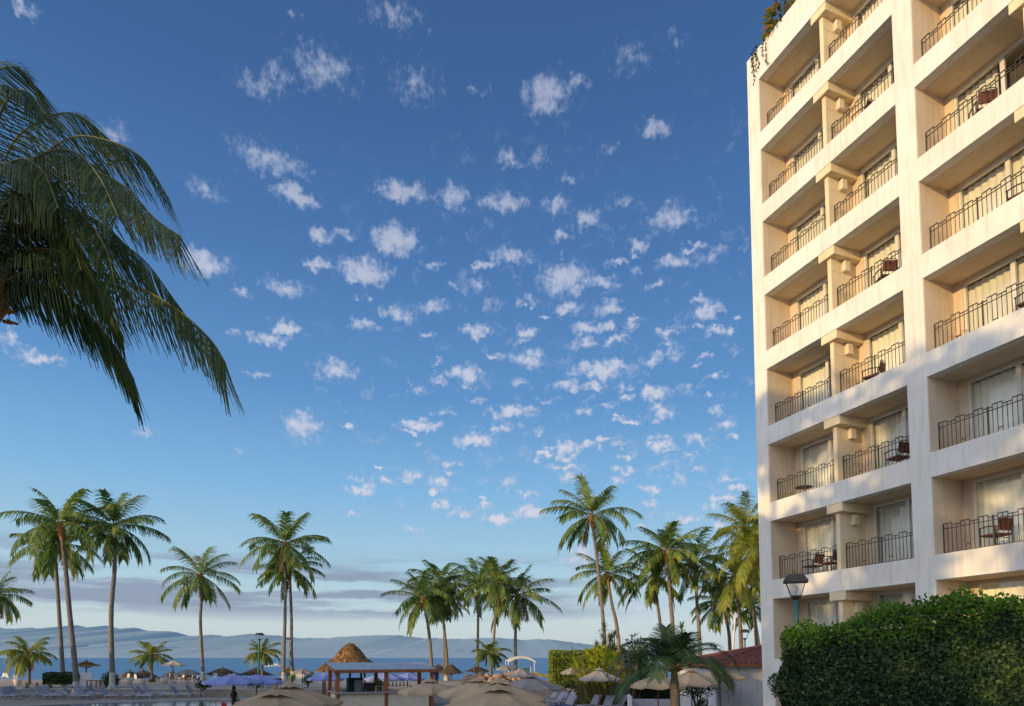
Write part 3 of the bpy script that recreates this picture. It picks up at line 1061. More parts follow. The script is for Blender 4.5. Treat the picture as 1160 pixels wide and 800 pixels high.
palm('short palm behind the green lamp post, left of the palm pair', [(297, 768), (297, 755), (297.5, 741)], 80, kind='small', var=2, rad=.17, leaf='palm_y', scale=.95, rz=3.4, group=SG)
palm('short leafy palm among the boulders under the palm clump', [(556, 768), (556, 755), (555, 742)], 70, kind='small', var=0, rad=.14, leaf='palm', scale=.85, rz=1.1, group=SG)

# big palm at left, above the camera: every frond its own part
FY = 11.0
fbase = at(-6, 336, FY)
root = thing('coconut_palm', 'big dark green coconut palm hanging into the picture from the left edge', 'palm tree', (fbase.x - .9, FY, 0))
off = Vector(root.location)
mb = MB()
L = catmull([Vector((-.2, .1, 0)), Vector((-.15, .1, 3)), Vector((.2, 0, 6)), fbase - off - Vector((.05, 0, .1))], 24)
mb.tube(L, [.2 * (1 - .35 * i / 24) * (1.03 if i % 2 else .97) for i in range(25)], 12)
obj('trunk', mb, M['trunk'], root)
mb = MB()
top = fbase - off
rg = random.Random(4)
mb.tube([top + Vector((-.1, 0, -.5)), top + Vector((-.05, 0, -.15)), top + Vector((0, 0, .15)), top + Vector((0, 0, .45))], [.13, .24, .24, .06], 10)
for k in range(26):       # ragged fibre and old stalks
    a = rg.random() * 6.28
    p = top + Vector((math.cos(a) * .2, math.sin(a) * .2, rg.uniform(-.4, .2)))
    mb.tube([p, p + Vector((math.cos(a) * .18, math.sin(a) * .18, rg.uniform(-.05, .15)))], [.035, .008], 5)
obj('crown_heart', mb, M['boot'], root)
FR = [  # photo points and depth of each frond
    ([(0, 331), (10, 317), (46, 304), (98, 306), (150, 322), (200, 350), (238, 384), (256, 412)], (11, 10.4), .62),
    ([(0, 336), (12, 322), (50, 324), (86, 344), (116, 374), (138, 404), (152, 430)], (11, 11.8), .55),
    ([(2, 326), (30, 290), (62, 272), (112, 265), (160, 292), (196, 338), (218, 368)], (11, 12.0), .85),
    ([(0, 324), (22, 262), (52, 216), (98, 194), (142, 212), (176, 248), (205, 268)], (11, 10.0), .9),
    ([(0, 322), (12, 235), (34, 190), (80, 156), (125, 160), (162, 180), (192, 226)], (11, 11.3), .85),
    ([(-4, 322), (-6, 240), (10, 170), (40, 140), (80, 128), (115, 150), (150, 186)], (11, 12.4), .8),
    ([(-14, 330), (-60, 200), (-50, 130), (-22, 92), (8, 76), (30, 84), (48, 118)], (11, 11.4), .75),
    ([(-6, 326), (-14, 220), (-6, 150), (12, 108), (32, 104), (52, 130)], (11, 9.6), .75),
    ([(-4, 328), (14, 250), (30, 228), (62, 226), (96, 246), (120, 282), (132, 330)], (11, 9.6), .8),
    ([(0, 330), (22, 300), (52, 300), (88, 312), (118, 340), (140, 382)], (11, 12.8), .7),
    ([(-4, 324), (-4, 256), (14, 226), (36, 218), (60, 234), (80, 268), (92, 306)], (11, 9.9), .8),
    ([(-2, 328), (14, 276), (30, 252), (58, 250), (84, 272), (102, 306), (110, 344)], (11, 11.5), .75),
    ([(-6, 330), (-60, 290), (-120, 290), (-190, 340), (-230, 420)], (11, 10.5), .8),
    ([(-6, 330), (-70, 240), (-140, 210), (-210, 250), (-260, 330)], (11, 12.5), .8),
    ([(-6, 332), (-50, 340), (-120, 360), (-180, 420), (-220, 480)], (11, 11.2), .6),
    ([(-6, 326), (-30, 220), (-70, 150), (-130, 130), (-180, 150)], (11, 9.6), .8),
    ([(-4, 330), (-30, 280), (-60, 280), (-90, 330), (-110, 400)], (11, 8.6), .7),
    ([(-2, 330), (20, 292), (48, 282), (84, 292), (112, 318), (128, 352)], (11, 10.2), .8),
    ([(-4, 328), (10, 270), (40, 244), (86, 240), (126, 262), (160, 300), (182, 342)], (11, 11.0), .85),
    ([(-4, 328), (6, 240), (24, 196), (60, 178), (104, 186), (142, 216), (166, 250)], (11, 12.6), .85),
    ([(-6, 328), (-10, 250), (0, 200), (24, 180), (50, 196), (66, 236)], (11, 9.4), .8),
    ([(-2, 326), (20, 210), (46, 176), (84, 172), (112, 200), (134, 246)], (11, 9.2), .85),
]
for i, (pp, (ya, yb), LL) in enumerate(FR):
    n = len(pp) - 1
    P = catmull([at(x, y, ya + (yb - ya) * k / n) - off for k, (x, y) in enumerate(pp)], 30)
    mb = MB()
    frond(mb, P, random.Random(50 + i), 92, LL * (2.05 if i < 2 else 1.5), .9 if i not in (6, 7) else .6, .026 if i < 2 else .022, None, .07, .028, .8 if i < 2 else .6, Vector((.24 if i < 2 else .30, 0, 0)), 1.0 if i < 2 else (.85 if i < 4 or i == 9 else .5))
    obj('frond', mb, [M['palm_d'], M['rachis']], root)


# ------------------------------------------------------------------ the hotel
P0 = Vector((9.703, 25.39, 0))
PHI = .353
UANG = math.atan2(-math.cos(PHI), math.sin(PHI))
hotel = thing('hotel_building', 'tall cream white hotel block with stacked recessed balconies', 'building', P0, UANG)
A0, OW, PW = .651, 5.883, .634
BAND, F0, FH, ROOF = .7257, 3.355, 3.0, 27.95
DEPTH = 15.0
BACK = 1.26
bays = [A0, A0 + OW + PW]
UEND = bays[-1] + OW + PW
mb = MB()
pil = [(0, A0)] + [(b_ + OW, b_ + OW + PW) for b_ in bays]
for (a, b_) in pil:
    mb.box(a, b_, 0, BACK + .6, 0, ROOF)
for bi, u0 in enumerate(bays):
    for k in range(0, 8):
        zf = F0 + FH * k
        mb.box(u0, u0 + OW, .0, .32, zf - BAND, zf)
    mb.box(u0, u0 + OW, 0, .32, F0 + FH * 8 - BAND, ROOF)
    mb.box(u0, u0 + OW, 0, .32, -.1, .355)
mb.box(0, UEND, BACK + .6, DEPTH, 0, ROOF - .5)        # the mass of the rooms behind
mb.box(0, .3, BACK + .6, DEPTH, ROOF - .5, ROOF)
mb.box(UEND - .3, UEND, BACK + .6, DEPTH, ROOF - .5, ROOF)
obj('facade', mb, M['facade'], hotel)
mb = MB()
mb.box(.3, UEND - .3, .32, DEPTH - .3, ROOF - .55, ROOF - .45)
obj('roof', mb, M['ctop'], hotel)

rail_cache = {}


def rail_mb(w):
    mb = MB()
    h0, h1 = .06, .92
    t = .022
    n = max(4, round(w / .125))
    st = w / n
    mb.box(0, w, -t / 2, t / 2, h0, h0 + .022)
    mb.box(0, w, -t / 2, t / 2, h1 - .16, h1 - .14)
    for i in range(n + 1):
        x = i * st
        big = i in (0, n) or i == n // 2
        ww = .016 if big else .0072
        mb.box(x - ww, x + ww, -ww, ww, 0 if big else h0, h1 - .013 if (i % 4 in (0, 1, 2) or big) else h1 - .06)
    # greek-key top: raised boxes over every other pair of bars
    for i in range(0, n):
        if i % 4 in (0, 1):
            mb.box(i * st, (i + 1) * st, -t / 2 - .003, t / 2 + .003, h1 - .012, h1 + .012)
        else:
            mb.box(i * st, (i + 1) * st, -t / 2 - .003, t / 2 + .003, h1 - .075, h1 - .053)
        if i % 8 == 5:
            mb.box(i * st, (i + 1) * st, -t / 2 - .002, t / 2 + .002, h0 + .16, h0 + .18)
    return mb


def curtain_mb(w, h, rg):
    mb = MB()
    n = 70
    vs = []
    ph = rg.random() * 9
    for j, z in enumerate((0, h)):
        for i in range(n + 1):
            x = w * i / n
            y = .035 * math.sin(x * 30 + ph + .8 * math.sin(x * 3 + ph)) * (1 if j == 0 else .7) + .015 * math.sin(x * 71 + ph)
            vs.append((x, y, z))
    mb.raw(vs, [(i, i + 1, i + n + 2, i + n + 1) for i in range(n)], 0, True)
    return mb


crg = random.Random(3)
curt_meshes = {}
for bi, u0 in enumerate(bays):
    dv0, dv1 = u0 + 2.95, u0 + 3.11          # thin dividing wall
    for k in range(-1, 8):
        zf, zc = F0 + FH * k, F0 + FH * (k + 1) - BAND
        mb = MB()           # floor of the balcony and soffit above
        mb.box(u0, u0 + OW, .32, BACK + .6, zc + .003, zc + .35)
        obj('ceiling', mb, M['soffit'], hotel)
        if k == -1:
            mb = MB()
            mb.box(u0, u0 + OW, .32, BACK + .6, -.1, zf - .003)
            obj('balcony_floor', mb, M['ctop'], hotel)
        else:
            mb = MB()
            mb.box(u0, u0 + OW, .32, BACK + .6, zf - .34, zf - .02)
            obj('balcony_floor', mb, M['ctop'], hotel)
        # painted linings of the two side walls
        mb = MB()
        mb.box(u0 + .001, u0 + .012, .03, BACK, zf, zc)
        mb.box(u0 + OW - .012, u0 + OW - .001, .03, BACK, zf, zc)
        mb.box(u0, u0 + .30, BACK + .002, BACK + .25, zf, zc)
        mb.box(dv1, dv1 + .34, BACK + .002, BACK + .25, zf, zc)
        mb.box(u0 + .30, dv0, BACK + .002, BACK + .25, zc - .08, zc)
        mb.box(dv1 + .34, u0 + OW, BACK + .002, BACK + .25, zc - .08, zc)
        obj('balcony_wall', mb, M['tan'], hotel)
        mb = MB()           # dividing wall with a heavy beam head
        mb.bbox(dv0, dv1, .13, BACK + .2, zf, zc - .30, .01)
        dvd = obj('divider_wall', mb, M['cream'], hotel)
        mb = MB()
        for zz in (.75, 1.5):
            mb.box(dv1, dv1 + .006, .2, BACK, zf + zz, zf + zz + .018)
        obj('groove_strip', mb, M['tan'], dvd)
        mb = MB()
        mb.bbox(dv0 - .27, dv1 + .24, .012, BACK + .05, zc - .305, zc - .002, .012)
        obj('beam_head', mb, M['cream'], hotel)
        mb = MB()
        mb.bbox(dv1 + .002, dv1 + .16, .62, .86, zc - .72, zc - .36, .015)
        mb.bbox(dv1 + .002, dv1 + .10, .66, .82, zc - .35, zc - .32, .005)
        obj('wall_lamp', mb, M['counter'], hotel)
        # railings
        for (ra, rb) in ((u0 + .02, dv0 - .01), (dv1 + .01, u0 + OW - .02)):
            w = round(rb - ra, 3)
            if w not in rail_cache:
                rail_cache[w] = rail_mb(w).mesh('railing')
            obj('railing', rail_cache[w], M['iron'], hotel, (ra, .38, zf))
        # sliding doors
        for si, (wa, wb) in enumerate(((u0 + .30, dv0), (dv1 + .34, u0 + OW - .012))):
            h = zc - .08 - zf
            w = wb - wa
            fr = MB()
            t, y0, y1 = .055, BACK + .03, BACK + .12
            fr.box(wa, wa + t, y0, y1, zf, zf + h)
            fr.box(wb - t, wb, y0, y1, zf, zf + h)
            fr.box(wa + t, wb - t, y0, y1, zf + h - t, zf + h)
            fr.box(wa + t, wb - t, y0, y1, zf, zf + .06)
            mx = wa + w * .52
            fr.box(mx - .06, mx + .06, y0 + .01, y1 - .01, zf + .06, zf + h - t)
            d = obj('sliding_door', fr, M['alu'], hotel)
            g = MB()
            g.face([(wa + t, y0 + .05, zf + .06), (mx - .06, y0 + .05, zf + .06), (mx - .06, y0 + .05, zf + h - t), (wa + t, y0 + .05, zf + h - t)])
            g.face([(mx + .06, y0 + .035, zf + .06), (wb - t, y0 + .035, zf + .06), (wb - t, y0 + .035, zf + h - t), (mx + .06, y0 + .035, zf + h - t)])
            obj('glass_pane', g, M['glass'], d)
            opened = (bi, k, si) in ((0, 3, 0), (0, 6, 1), (1, 5, 0), (0, 7, 0))
            cw = w * (.42 if opened else 1)
            key = (round(cw, 2), crg.randrange(3))
            if key not in curt_meshes:
                curt_meshes[key] = curtain_mb(cw, h - .05, crg).mesh('curtain')
            obj('curtain', curt_meshes[key], M['curtain'], d, (wa, BACK + .26, zf + .02))
            if opened:
                if (w - cw * 1.35) > .5:
                    key = (round(w * .2, 2), 9)
                    if key not in curt_meshes: curt_meshes[key] = curtain_mb(w * .2, h - .05, crg).mesh('curtain')
                    obj('curtain', curt_meshes[key], M['curtain'], d, (wa + w * .8, BACK + .26, zf + .02))
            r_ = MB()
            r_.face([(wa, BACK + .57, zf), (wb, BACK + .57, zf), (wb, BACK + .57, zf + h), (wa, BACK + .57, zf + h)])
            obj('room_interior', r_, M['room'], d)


def hot(u, v, z):
    return hotel.matrix_basis @ Vector((u, v, z))


bpy.context.view_layer.update()


def to_world(u, v, z):
    ca, sa_ = math.cos(UANG), math.sin(UANG)
    return Vector((P0.x + u * ca - v * sa_, P0.y + u * sa_ + v * ca, z))


# armchairs on the balconies
def make_armchair(label, group):
    t = thing('armchair', label, 'chair', (0, 0, 0), 0, group)
    mb = MB()
    mb.bbox(-.25, .25, -.24, .24, .40, .46, .02)
    obj('seat', mb, M['weave'], t)
    mb = MB()
    Mx = Matrix.Translation((0, .25, .46)) @ Matrix.Rotation(R(-12), 4, 'X')
    mb.bbox(-.21, .21, -.02, .02, .06, .40, .03, 0, Mx)
    mb.tube([Mx @ Vector((-.23, 0, -.05)), Mx @ Vector((-.22, 0, .4)), Mx @ Vector((-.14, 0, .44)), Mx @ Vector((.14, 0, .44)), Mx @ Vector((.22, 0, .4)), Mx @ Vector((.23, 0, -.05))], .014, 6, 1)
    obj('backrest', mb, [M['weave'], M['iron']], t)
    for x in (-1, 1):
        for y in (-.22, .24):
            mb = MB()
            mb.tube([(x * .27, y, 0), (x * .27, y, .66 if y < 0 else .62)], .016, 6)
            obj('leg', mb, M['iron'], t)
        mb = MB()
        mb.tube([(x * .27, -.26, .64), (x * .275, 0, .665), (x * .27, .3, .62)], .02, 6)
        obj('armrest', mb, M['iron'], t)
    return t


CH = [(0, 1, 1.15, .85, -1.5, 'red brown woven armchair on a low left balcony, next to the hotel corner'),
      (0, 1, 1.95, .8, -1.3, 'red brown woven armchair on the low left balcony, nearer the dividing wall'),
      (0, 2, 4.85, .8, -1.75, 'red brown woven armchair alone on the balcony with the half shaded curtain'),
      (0, 3, 4.0, .85, -1.2, 'woven armchair behind railings on the fourth sunlit balcony row, close to the dividing wall'),
      (0, 4, 4.75, .7, -2.0, 'red brown armchair high on the sunlit facade, beside a wide curtain'),
      (0, 6, 4.1, .75, -1.5, 'small dark armchair near the top of the hotel'),
      (1, 5, 1.5, .7, -2.2, 'red armchair on the upper right balcony with the open door'),
      (1, 4, 2.3, .8, -1.4, 'dark low armchair on the right balcony at the edge of the shadow'),
      (1, 3, 2.4, .8, -1.6, 'armchair at the right picture edge below the shadow line'),
      (1, 1, 1.2, .8, -1.75, 'red brown armchair on the shaded right balcony above the hedge, left one'),
      (1, 1, 2.35, .8, -1.6, 'red brown armchair on the shaded right balcony above the hedge, cut by the picture edge')]
first = None
for bi, k, du, v, rz, lab in CH:
    p = to_world(bays[bi] + du, v, F0 + FH * k - .02)
    if first is None:
        first = make_armchair(lab, 'armchairs on the hotel balconies')
        first.location, first.rotation_euler = p, (0, 0, UANG + rz)
    else:
        dup(first, p, UANG + rz, lab)
# small side table on a balcony
t = thing('side_table', 'low dark table on the balcony above the lantern', 'table', to_world(bays[0] + .95, .75, F0 + FH * 2 - .02))
mb = MB()
mb.lathe([(0, .46), (.3, .46), (.31, .45), (.3, .43), (0, .43)], 16)
obj('tabletop', mb, M['iron'], t)
for k in range(3):
    mb = MB()
    a = k * 2.09
    mb.tube([(math.cos(a) * .25, math.sin(a) * .25, 0), (math.cos(a) * .15, math.sin(a) * .15, .43)], .015, 6)
    obj('leg', mb, M['iron'], t)


# leaf helpers
def leaf(mb, p, d, n, l, w, mi=0):
    """one pointed, slightly folded leaf"""
    d = d.normalized()
    s = d.cross(n).normalized()
    nn = s.cross(d)
    a, b_ = p, p + d * l
    m_ = p + d * l * .45 - nn * l * .06
    mb.raw([a, m_ + s * w * .5 + nn * w * .12, b_, m_ - s * w * .5 + nn * w * .12], [(0, 1, 2, 3)], mi)


def rdir(rg):
    while True:
        v = Vector((rg.uniform(-1, 1), rg.uniform(-1, 1), rg.uniform(-1, 1)))
        if .05 < v.length < 1: return v.normalized()


def leaf_blob(mb, c, rad, n, l, rg, mi=0, sq=(1, 1, 1), hollow=.55):
    for _ in range(n):
        d = rdir(rg)
        r = rad * (hollow + (1 - hollow) * rg.random() ** .5)
        r *= 1 + .3 * mnoise.noise(d * 2.2 + Vector(c) * .37)
        p = Vector(c) + Vector((d.x * sq[0], d.y * sq[1], d.z * sq[2])) * r
        ll = l * rg.uniform(.6, 1.2)
        leaf(mb, p, (d * .5 + rdir(rg)).normalized(), rdir(rg), ll, ll * .55, mi)


def box_hedge(name, label, cat, A, B, thick, z0, z1, n, l, mats, seed, topvar=.1, group=None, lit_top=True, rise=None):
    """clipped hedge between ground points A and B"""
    rg = random.Random(seed)
    A, B = Vector((*A, 0)), Vector((*B, 0))
    d = (B - A)
    ln = d.length
    d.normalize()
    nrm = Vector((-d.y, d.x, 0))
    root = thing(name, label, cat, (A.x, A.y, z0), math.atan2(d.y, d.x), group)
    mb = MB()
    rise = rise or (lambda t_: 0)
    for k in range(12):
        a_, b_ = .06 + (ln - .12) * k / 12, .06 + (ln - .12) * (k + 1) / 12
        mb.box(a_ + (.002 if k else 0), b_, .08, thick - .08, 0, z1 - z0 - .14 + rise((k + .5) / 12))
    obj('branches', mb, M['core'], root)  # solid dark box for the shade behind the leaves, no real branches
    mb = MB()
    H = z1 - z0
    for _ in range(n):
        r = rg.random()
        areas = [ln * H, ln * H * .4, ln * thick, thick * H, thick * H]
        x = rg.random() * sum(areas)
        i = 0
        while x > areas[i]:
            x -= areas[i]
            i += 1
        u, v = rg.random(), rg.random()
        if i == 0: p, o = Vector((u * ln, 0, v * H)), Vector((0, -1, 0))
        elif i == 1: p, o = Vector((u * ln, thick, v * H)), Vector((0, 1, 0))
        elif i == 2: p, o = Vector((u * ln, v * thick, H)), Vector((0, 0, 1))
        elif i == 3: p, o = Vector((0, u * thick, v * H)), Vector((-1, 0, 0))
        else: p, o = Vector((ln, u * thick, v * H)), Vector((1, 0, 0))
        bumpy = mnoise.fractal(p * 1.6 + Vector((seed, 0, 0)), 1, 2, 3)
        topn = topvar * mnoise.noise(Vector((p.x * .9, p.y * .9, seed)))
        p = p + o * (bumpy * .09 - .03 + rg.uniform(-.06, .04))
        p.z += topn * (p.z / H) ** 3 + rise(p.x / ln) * (p.z / H)
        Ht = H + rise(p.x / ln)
        is_lit = (p.z > Ht - (.22 + .5 * rise(p.x / ln)) * (.4 + rg.random()) - .1 * bumpy) and lit_top and rg.random() < .75  # brighter leaves near the top stand in for sun catching there
        if is_lit and o.z > 0 and rg.random() < .45: p.z += rg.uniform(0, .16) * (1 + max(0, mnoise.noise(p * 2.5)) * 2)
        ll = l * rg.uniform(.6, 1.25)
        dd = (o * .55 + rdir(rg) * .9 + Vector((0, 0, -.35 if o.z == 0 else .5))).normalized()
        leaf(mb, p, dd, (o + rdir(rg) * .7), ll, ll * .72, 1 if is_lit else 0)
    obj('leaves', mb, mats, root)
    return root


# tall ivy hedge in front of the hotel
box_hedge('ivy_hedge', 'big dark green ivy hedge in the right foreground with a top of brighter, sunlit-coloured leaves', 'hedge',
          (4.98, 12.05), (10.4, 9.3), 1.1, 0, 3.73, 90000, .075, [M['ivy'], M['ivy_lit']], 11, .22, rise=lambda t_: .58 * min(1, max(0, t_) / .58) ** .9)
# round topiary by the hotel's ground floor
p = at(891, 775, 22)
t = thing('topiary_bush', 'small clipped bush against the foot of the hotel, left of the ivy hedge', 'bush', (p.x, 22, 0))
mb = MB()
mb.tube([(0, 0, 0), (0, 0, 2.1)], .04, 6)
obj('stem', mb, M['bark'], t)
mb = MB()
mb.ball((0, 0, p.z), .36, 1, 8, sq=(1, 1, .9))
leaf_blob(mb, (0, 0, p.z), .52, 1600, .09, random.Random(5), 0, (1, 1, .9), .75)
obj('foliage', mb, [M['bush'], M['core']], t)
# croton in a trough on the roof and a trailing vine at the corner
p = to_world(.55, .5, ROOF - .1)
t = thing('roof_plant', 'red and yellow leaved plant standing on the roof edge', 'plant', to_world(1.5, .6, ROOF - .45))
t.scale = (.85, .85, .75)
mb = MB()
mb.lathe([(0, 0), (.28, 0), (.36, .5), (.33, .5), (.3, .42), (0, .42)], 14)
obj('pot', mb, M['terracotta'], t)
mb = MB()
rg = random.Random(8)
for k in range(420):
    a = rg.random() * 6.28
    h = rg.random()
    p_ = Vector((math.cos(a) * .55 * (1 - .3 * h), math.sin(a) * .55 * (1 - .3 * h), .55 + 1.5 * h))
    p_ += Vector((-.25, -.25, 0)) * rg.random()
    leaf(mb, p_, Vector((math.cos(a), math.sin(a), rg.uniform(-1.5, .3))), rdir(rg), rg.uniform(.3, .6), .12)
mb.tube([(0, 0, .4), (.05, 0, 1.2), (0, .05, 1.9)], .04, 6, 1)
obj('foliage', mb, [M['croton'], M['bark']], t)
t = thing('hanging_vine', 'thin vine trailing down from the top corner of the hotel', 'plant', to_world(.6, -.03, ROOF - 2))
mb = MB()
for s in range(7):
    x = rg.uniform(-.35, .5)
    pts = [Vector((x, .0, 2.05))]
    for k in range(rg.randrange(4, 12)):
        pts.append(pts[-1] + Vector((rg.uniform(-.07, .07), rg.uniform(-.01, .012), -.14)))
    pts = [Vector((p_.x, min(.0, p_.y), p_.z)) for p_ in pts]
    mb.tube(pts, .008, 4, 1)
    for p_ in pts:
        for j in range(2):
            leaf(mb, p_, rdir(rg) + Vector((0, -.6, -.3)), rdir(rg), .1, .07)
o = obj('vine_stems', mb, [M['bush'], M['bark']], t, rz=UANG)


# lantern posts
def lantern(label, px, py_top, Y, size, post_mat, pole_r=.05, base_z=0, group=None, glass=True):
    p = at(px, py_top, Y)
    t = thing('street_lamp', label, 'lamp post', (p.x, Y, base_z), .4, group)
    H = p.z - base_z
    s = size
    mb = MB()
    mb.lathe([(pole_r * 2.4, 0), (pole_r * 2.4, .25), (pole_r * 1.3, .4), (pole_r, .5), (pole_r * .85, H - 1.12 * s), (pole_r * .85, H - 1.0 * s)], 12)
    obj('post', mb, M[post_mat], t)
    mb = MB()
    mb.lathe([(.10 * s, H - 1.05 * s), (.28 * s, H - .92 * s), (.28 * s, H - .86 * s), (0, H - .86 * s)], 4, sm=False)
    obj('collar', mb, M['dark'], t)
    mb = MB()
    c = [(.28 * s, H - .86 * s), (.52 * s, H - .32 * s)]
    if glass:
        mb.lathe(c, 4, sm=False)
        obj('lantern_glass', mb, M['lampglass'], t)
        mb = MB()
        mb.lathe([(.02 * s, H - .86 * s), (.05 * s, H - .8 * s), (.09 * s, H - .6 * s), (.07 * s, H - .5 * s), (0, H - .47 * s)], 10)
        obj('bulb', mb, M['white'], t)
    mb = MB()
    for k in range(4):
        a = k * math.pi / 2
        mb.bar((c[0][0] * math.cos(a), c[0][0] * math.sin(a), c[0][1]), (c[1][0] * math.cos(a), c[1][0] * math.sin(a), c[1][1]), .02 * s)
    obj('lantern_frame', mb, M['dark'], t)
    mb = MB()
    mb.lathe([(0, H - .33 * s), (.66 * s, H - .32 * s), (.66 * s, H - .27 * s), (.42 * s, H - .03 * s), (.40 * s, H), (0, H)], 4, sm=False)
    obj('cap', mb, M['dark'], t)
    return t


lantern('teal lamp post with a black capped glass lantern in front of the hotel', 901, 651, 13.2, .50, 'teal', .048)
lantern('thin green lamp post with a dark head left of the palm pair', 294, 717, 62, .7, 'greenpaint', .1, .6, glass=False)
lantern('distant black lantern on a post above the red tiled roof', 843.5, 713, 58, .9, 'dark', .07, 0, glass=False)

# leaning white pole
p0_, p1_ = at(829.5, 745, 56), at(832.5, 705, 56)
mb = MB()
mb.tube([Vector((p0_.x - .25, 56, 0)), p0_, p1_, p1_ + (p1_ - p0_) * .25], [.11, .1, .08, .06], 10)
mb.ball(p1_ + (p1_ - p0_) * .25, .09)
tag(obj('white_pole', mb, M['white']), 'thin leaning white pole between palm trunks beside the red tiled roof', 'pole')

# red-roofed pool house
hx0, hx1, hy0 = 11.2, 24, 36.0
t = thing('pool_house', 'low white house with a red tiled hip roof beside the hotel', 'building', (hx0, hy0, 0))
W_, D_ = hx1 - hx0, 9.0
ze = 3.4 - (752 - 745) * hy0 / 741
mb = MB()
mb.box(.0, W_, 0, D_, 0, ze - .1)
obj('wall', mb, M['whitewall'], t)
mb = MB()
ov = .45
e = [(-ov, -ov, ze), (W_ + ov, -ov, ze), (W_ + ov, D_ + ov, ze), (-ov, D_ + ov, ze)]
r0, r1 = (4.6, D_ / 2, ze + 1.1), (W_ - 4.6, D_ / 2, ze + 1.1)
# tile courses: rows of small half-round rolls over the slopes
mb.face([e[0], e[1], r1, r0]); mb.face([e[1], e[2], r1]); mb.face([e[2], e[3], r0, r1]); mb.face([e[3], e[0], r0])
mb.face([e[3], e[2], e[1], e[0]])
for i in range(46):
    f = (i + .5) / 46
    a = Vector(e[0]).lerp(Vector(e[1]), f)
    x = a.x
    if x < r0[0]: tt = (x + ov) / (r0[0] + ov)
    elif x > r1[0]: tt = (W_ + ov - x) / (W_ + ov - r1[0])
    else: tt = 1
    b_ = Vector((x, -ov + tt * (D_ / 2 + ov), ze + tt * 1.1))
    mb.tube([a + Vector((0, 0, .02)), b_ + Vector((0, 0, .02))], .07, 6)
for i in range(28):
    y = -ov + (i + .5) / 28 * (D_ + 2 * ov)
    tt = min(1, (y + ov) / (D_ / 2 + ov), (D_ + ov - y) / (D_ / 2 + ov))
    mb.tube([Vector((-ov, y, ze + .02)), Vector((-ov + tt * (r0[0] + ov), y, ze + .02 + tt * 1.1))], .07, 6)
mb.tube([e[0], r0, r1, e[1]], .1, 8)
mb.tube([e[3], r0], .1, 8)
obj('roof', mb, M['terracotta'], t)
mb = MB()
mb.box(-ov, W_ + ov, -ov - .03, -ov, ze - .16, ze - .01)
mb.box(-ov - .03, -ov, -ov, D_ + ov, ze - .16, ze - .01)
obj('fascia', mb, M['wood'], t)


# ------------------------------------------------------------------ parasols, shelters
def parasol(label, px, py, Y, size, cmat, gz=None, drop=.62, sides=8, vent=True, pole='redpole', rz=.2, group='taupe parasols round the pool', square=False, name='parasol'):
    p = at(px, py, Y)
    gz = ground_z(Y) if gz is None else gz
    t = thing(name, label, 'parasol', (p.x, Y, gz), rz, group)
    H = p.z - gz
    mb = MB()
    mb.tube([(0, 0, 0), (0, 0, H - .02)], .032, 8)
    obj('pole', mb, M[pole], t)
    mb = MB()
    mb.lathe([(0, 0), (.3, 0), (.3, .07), (.06, .12), (.05, .3), (0, .3)], 12)
    obj('base', mb, M['ctop'], t)
    mb = MB()
    r = size / 2
    ns = sides * 4
    rings = [.06, .2, .4, .6, .8, 1.0]

    def rad_at(k, f):
        th = 2 * math.pi * k / ns
        ph = (k % 4) / 4
        flat = math.cos(math.pi / sides) / math.cos(2 * math.pi / sides * (ph - .5))
        dip = 1 - .05 * math.sin(math.pi * ph) * f
        return th, r * f * flat * (1 if f < 1 else dip), math.sin(math.pi * ph)
    vs = []
    z0 = H - (.10 if vent else 0)
    for f in rings:
        for k in range(ns):
            th, rr, sg = rad_at(k, f)
            z = z0 - drop * (f ** 1.12) - .07 * sg * f * (.4 + f) * r / 1.6
            vs.append((rr * math.cos(th), rr * math.sin(th), z))
    fs = []
    for j in range(len(rings) - 1):
        for k in range(ns):
            k2 = (k + 1) % ns
            fs.append((j * ns + k, (j + 1) * ns + k, (j + 1) * ns + k2, j * ns + k2))
    if not vent:
        fs.append(tuple(range(ns)))
    n0 = len(vs)
    for k in range(ns):      # short valance
        x, y, z = vs[(len(rings) - 1) * ns + k]
        vs.append((x * 1.003, y * 1.003, z - .10 - .02 * math.sin(k * 1.7)))
    for k in range(ns):
        k2 = (k + 1) % ns
        fs.append(((len(rings) - 1) * ns + k, n0 + k, n0 + k2, (len(rings) - 1) * ns + k2))
    mb.raw(vs, fs, 0, False)
    obj('canopy', mb, M[cmat], t)
    mb = MB()
    for k in range(sides):
        a = 2 * math.pi * k / sides
        P = [Vector((math.cos(a) * r * f, math.sin(a) * r * f, z0 - drop * f ** 1.12 - .03)) for f in (.05, .5, .98)]
        mb.tube(P, .013, 5)
        mb.tube([P[1], Vector((0, 0, z0 - drop - .15))], .011, 5)
    obj('ribs', mb, M[pole], t)
    if vent:
        mb = MB()
        vr = .27 * r
        vs = [(0, 0, H + .03)]
        fs = []
        for j, f in enumerate((.5, 1.0)):
            for k in range(ns):
                th, _, sg = rad_at(k, f)
                rr = vr * f * (1 - .12 * sg * f)
                vs.append((rr * math.cos(th), rr * math.sin(th), H + .03 - .17 * f ** 1.2 + (.035 * sg if f == 1 else 0)))
        for k in range(ns):
            k2 = (k + 1) % ns
            fs.append((0, 1 + k, 1 + k2))
            fs.append((1 + k, 1 + ns + k, 1 + ns + k2, 1 + k2))
        mb.raw(vs, fs, 0, False)
        mb.ball((0, 0, H + .05), .045, 0, 8)
        obj('vent_cap', mb, M[cmat], t)
    return t


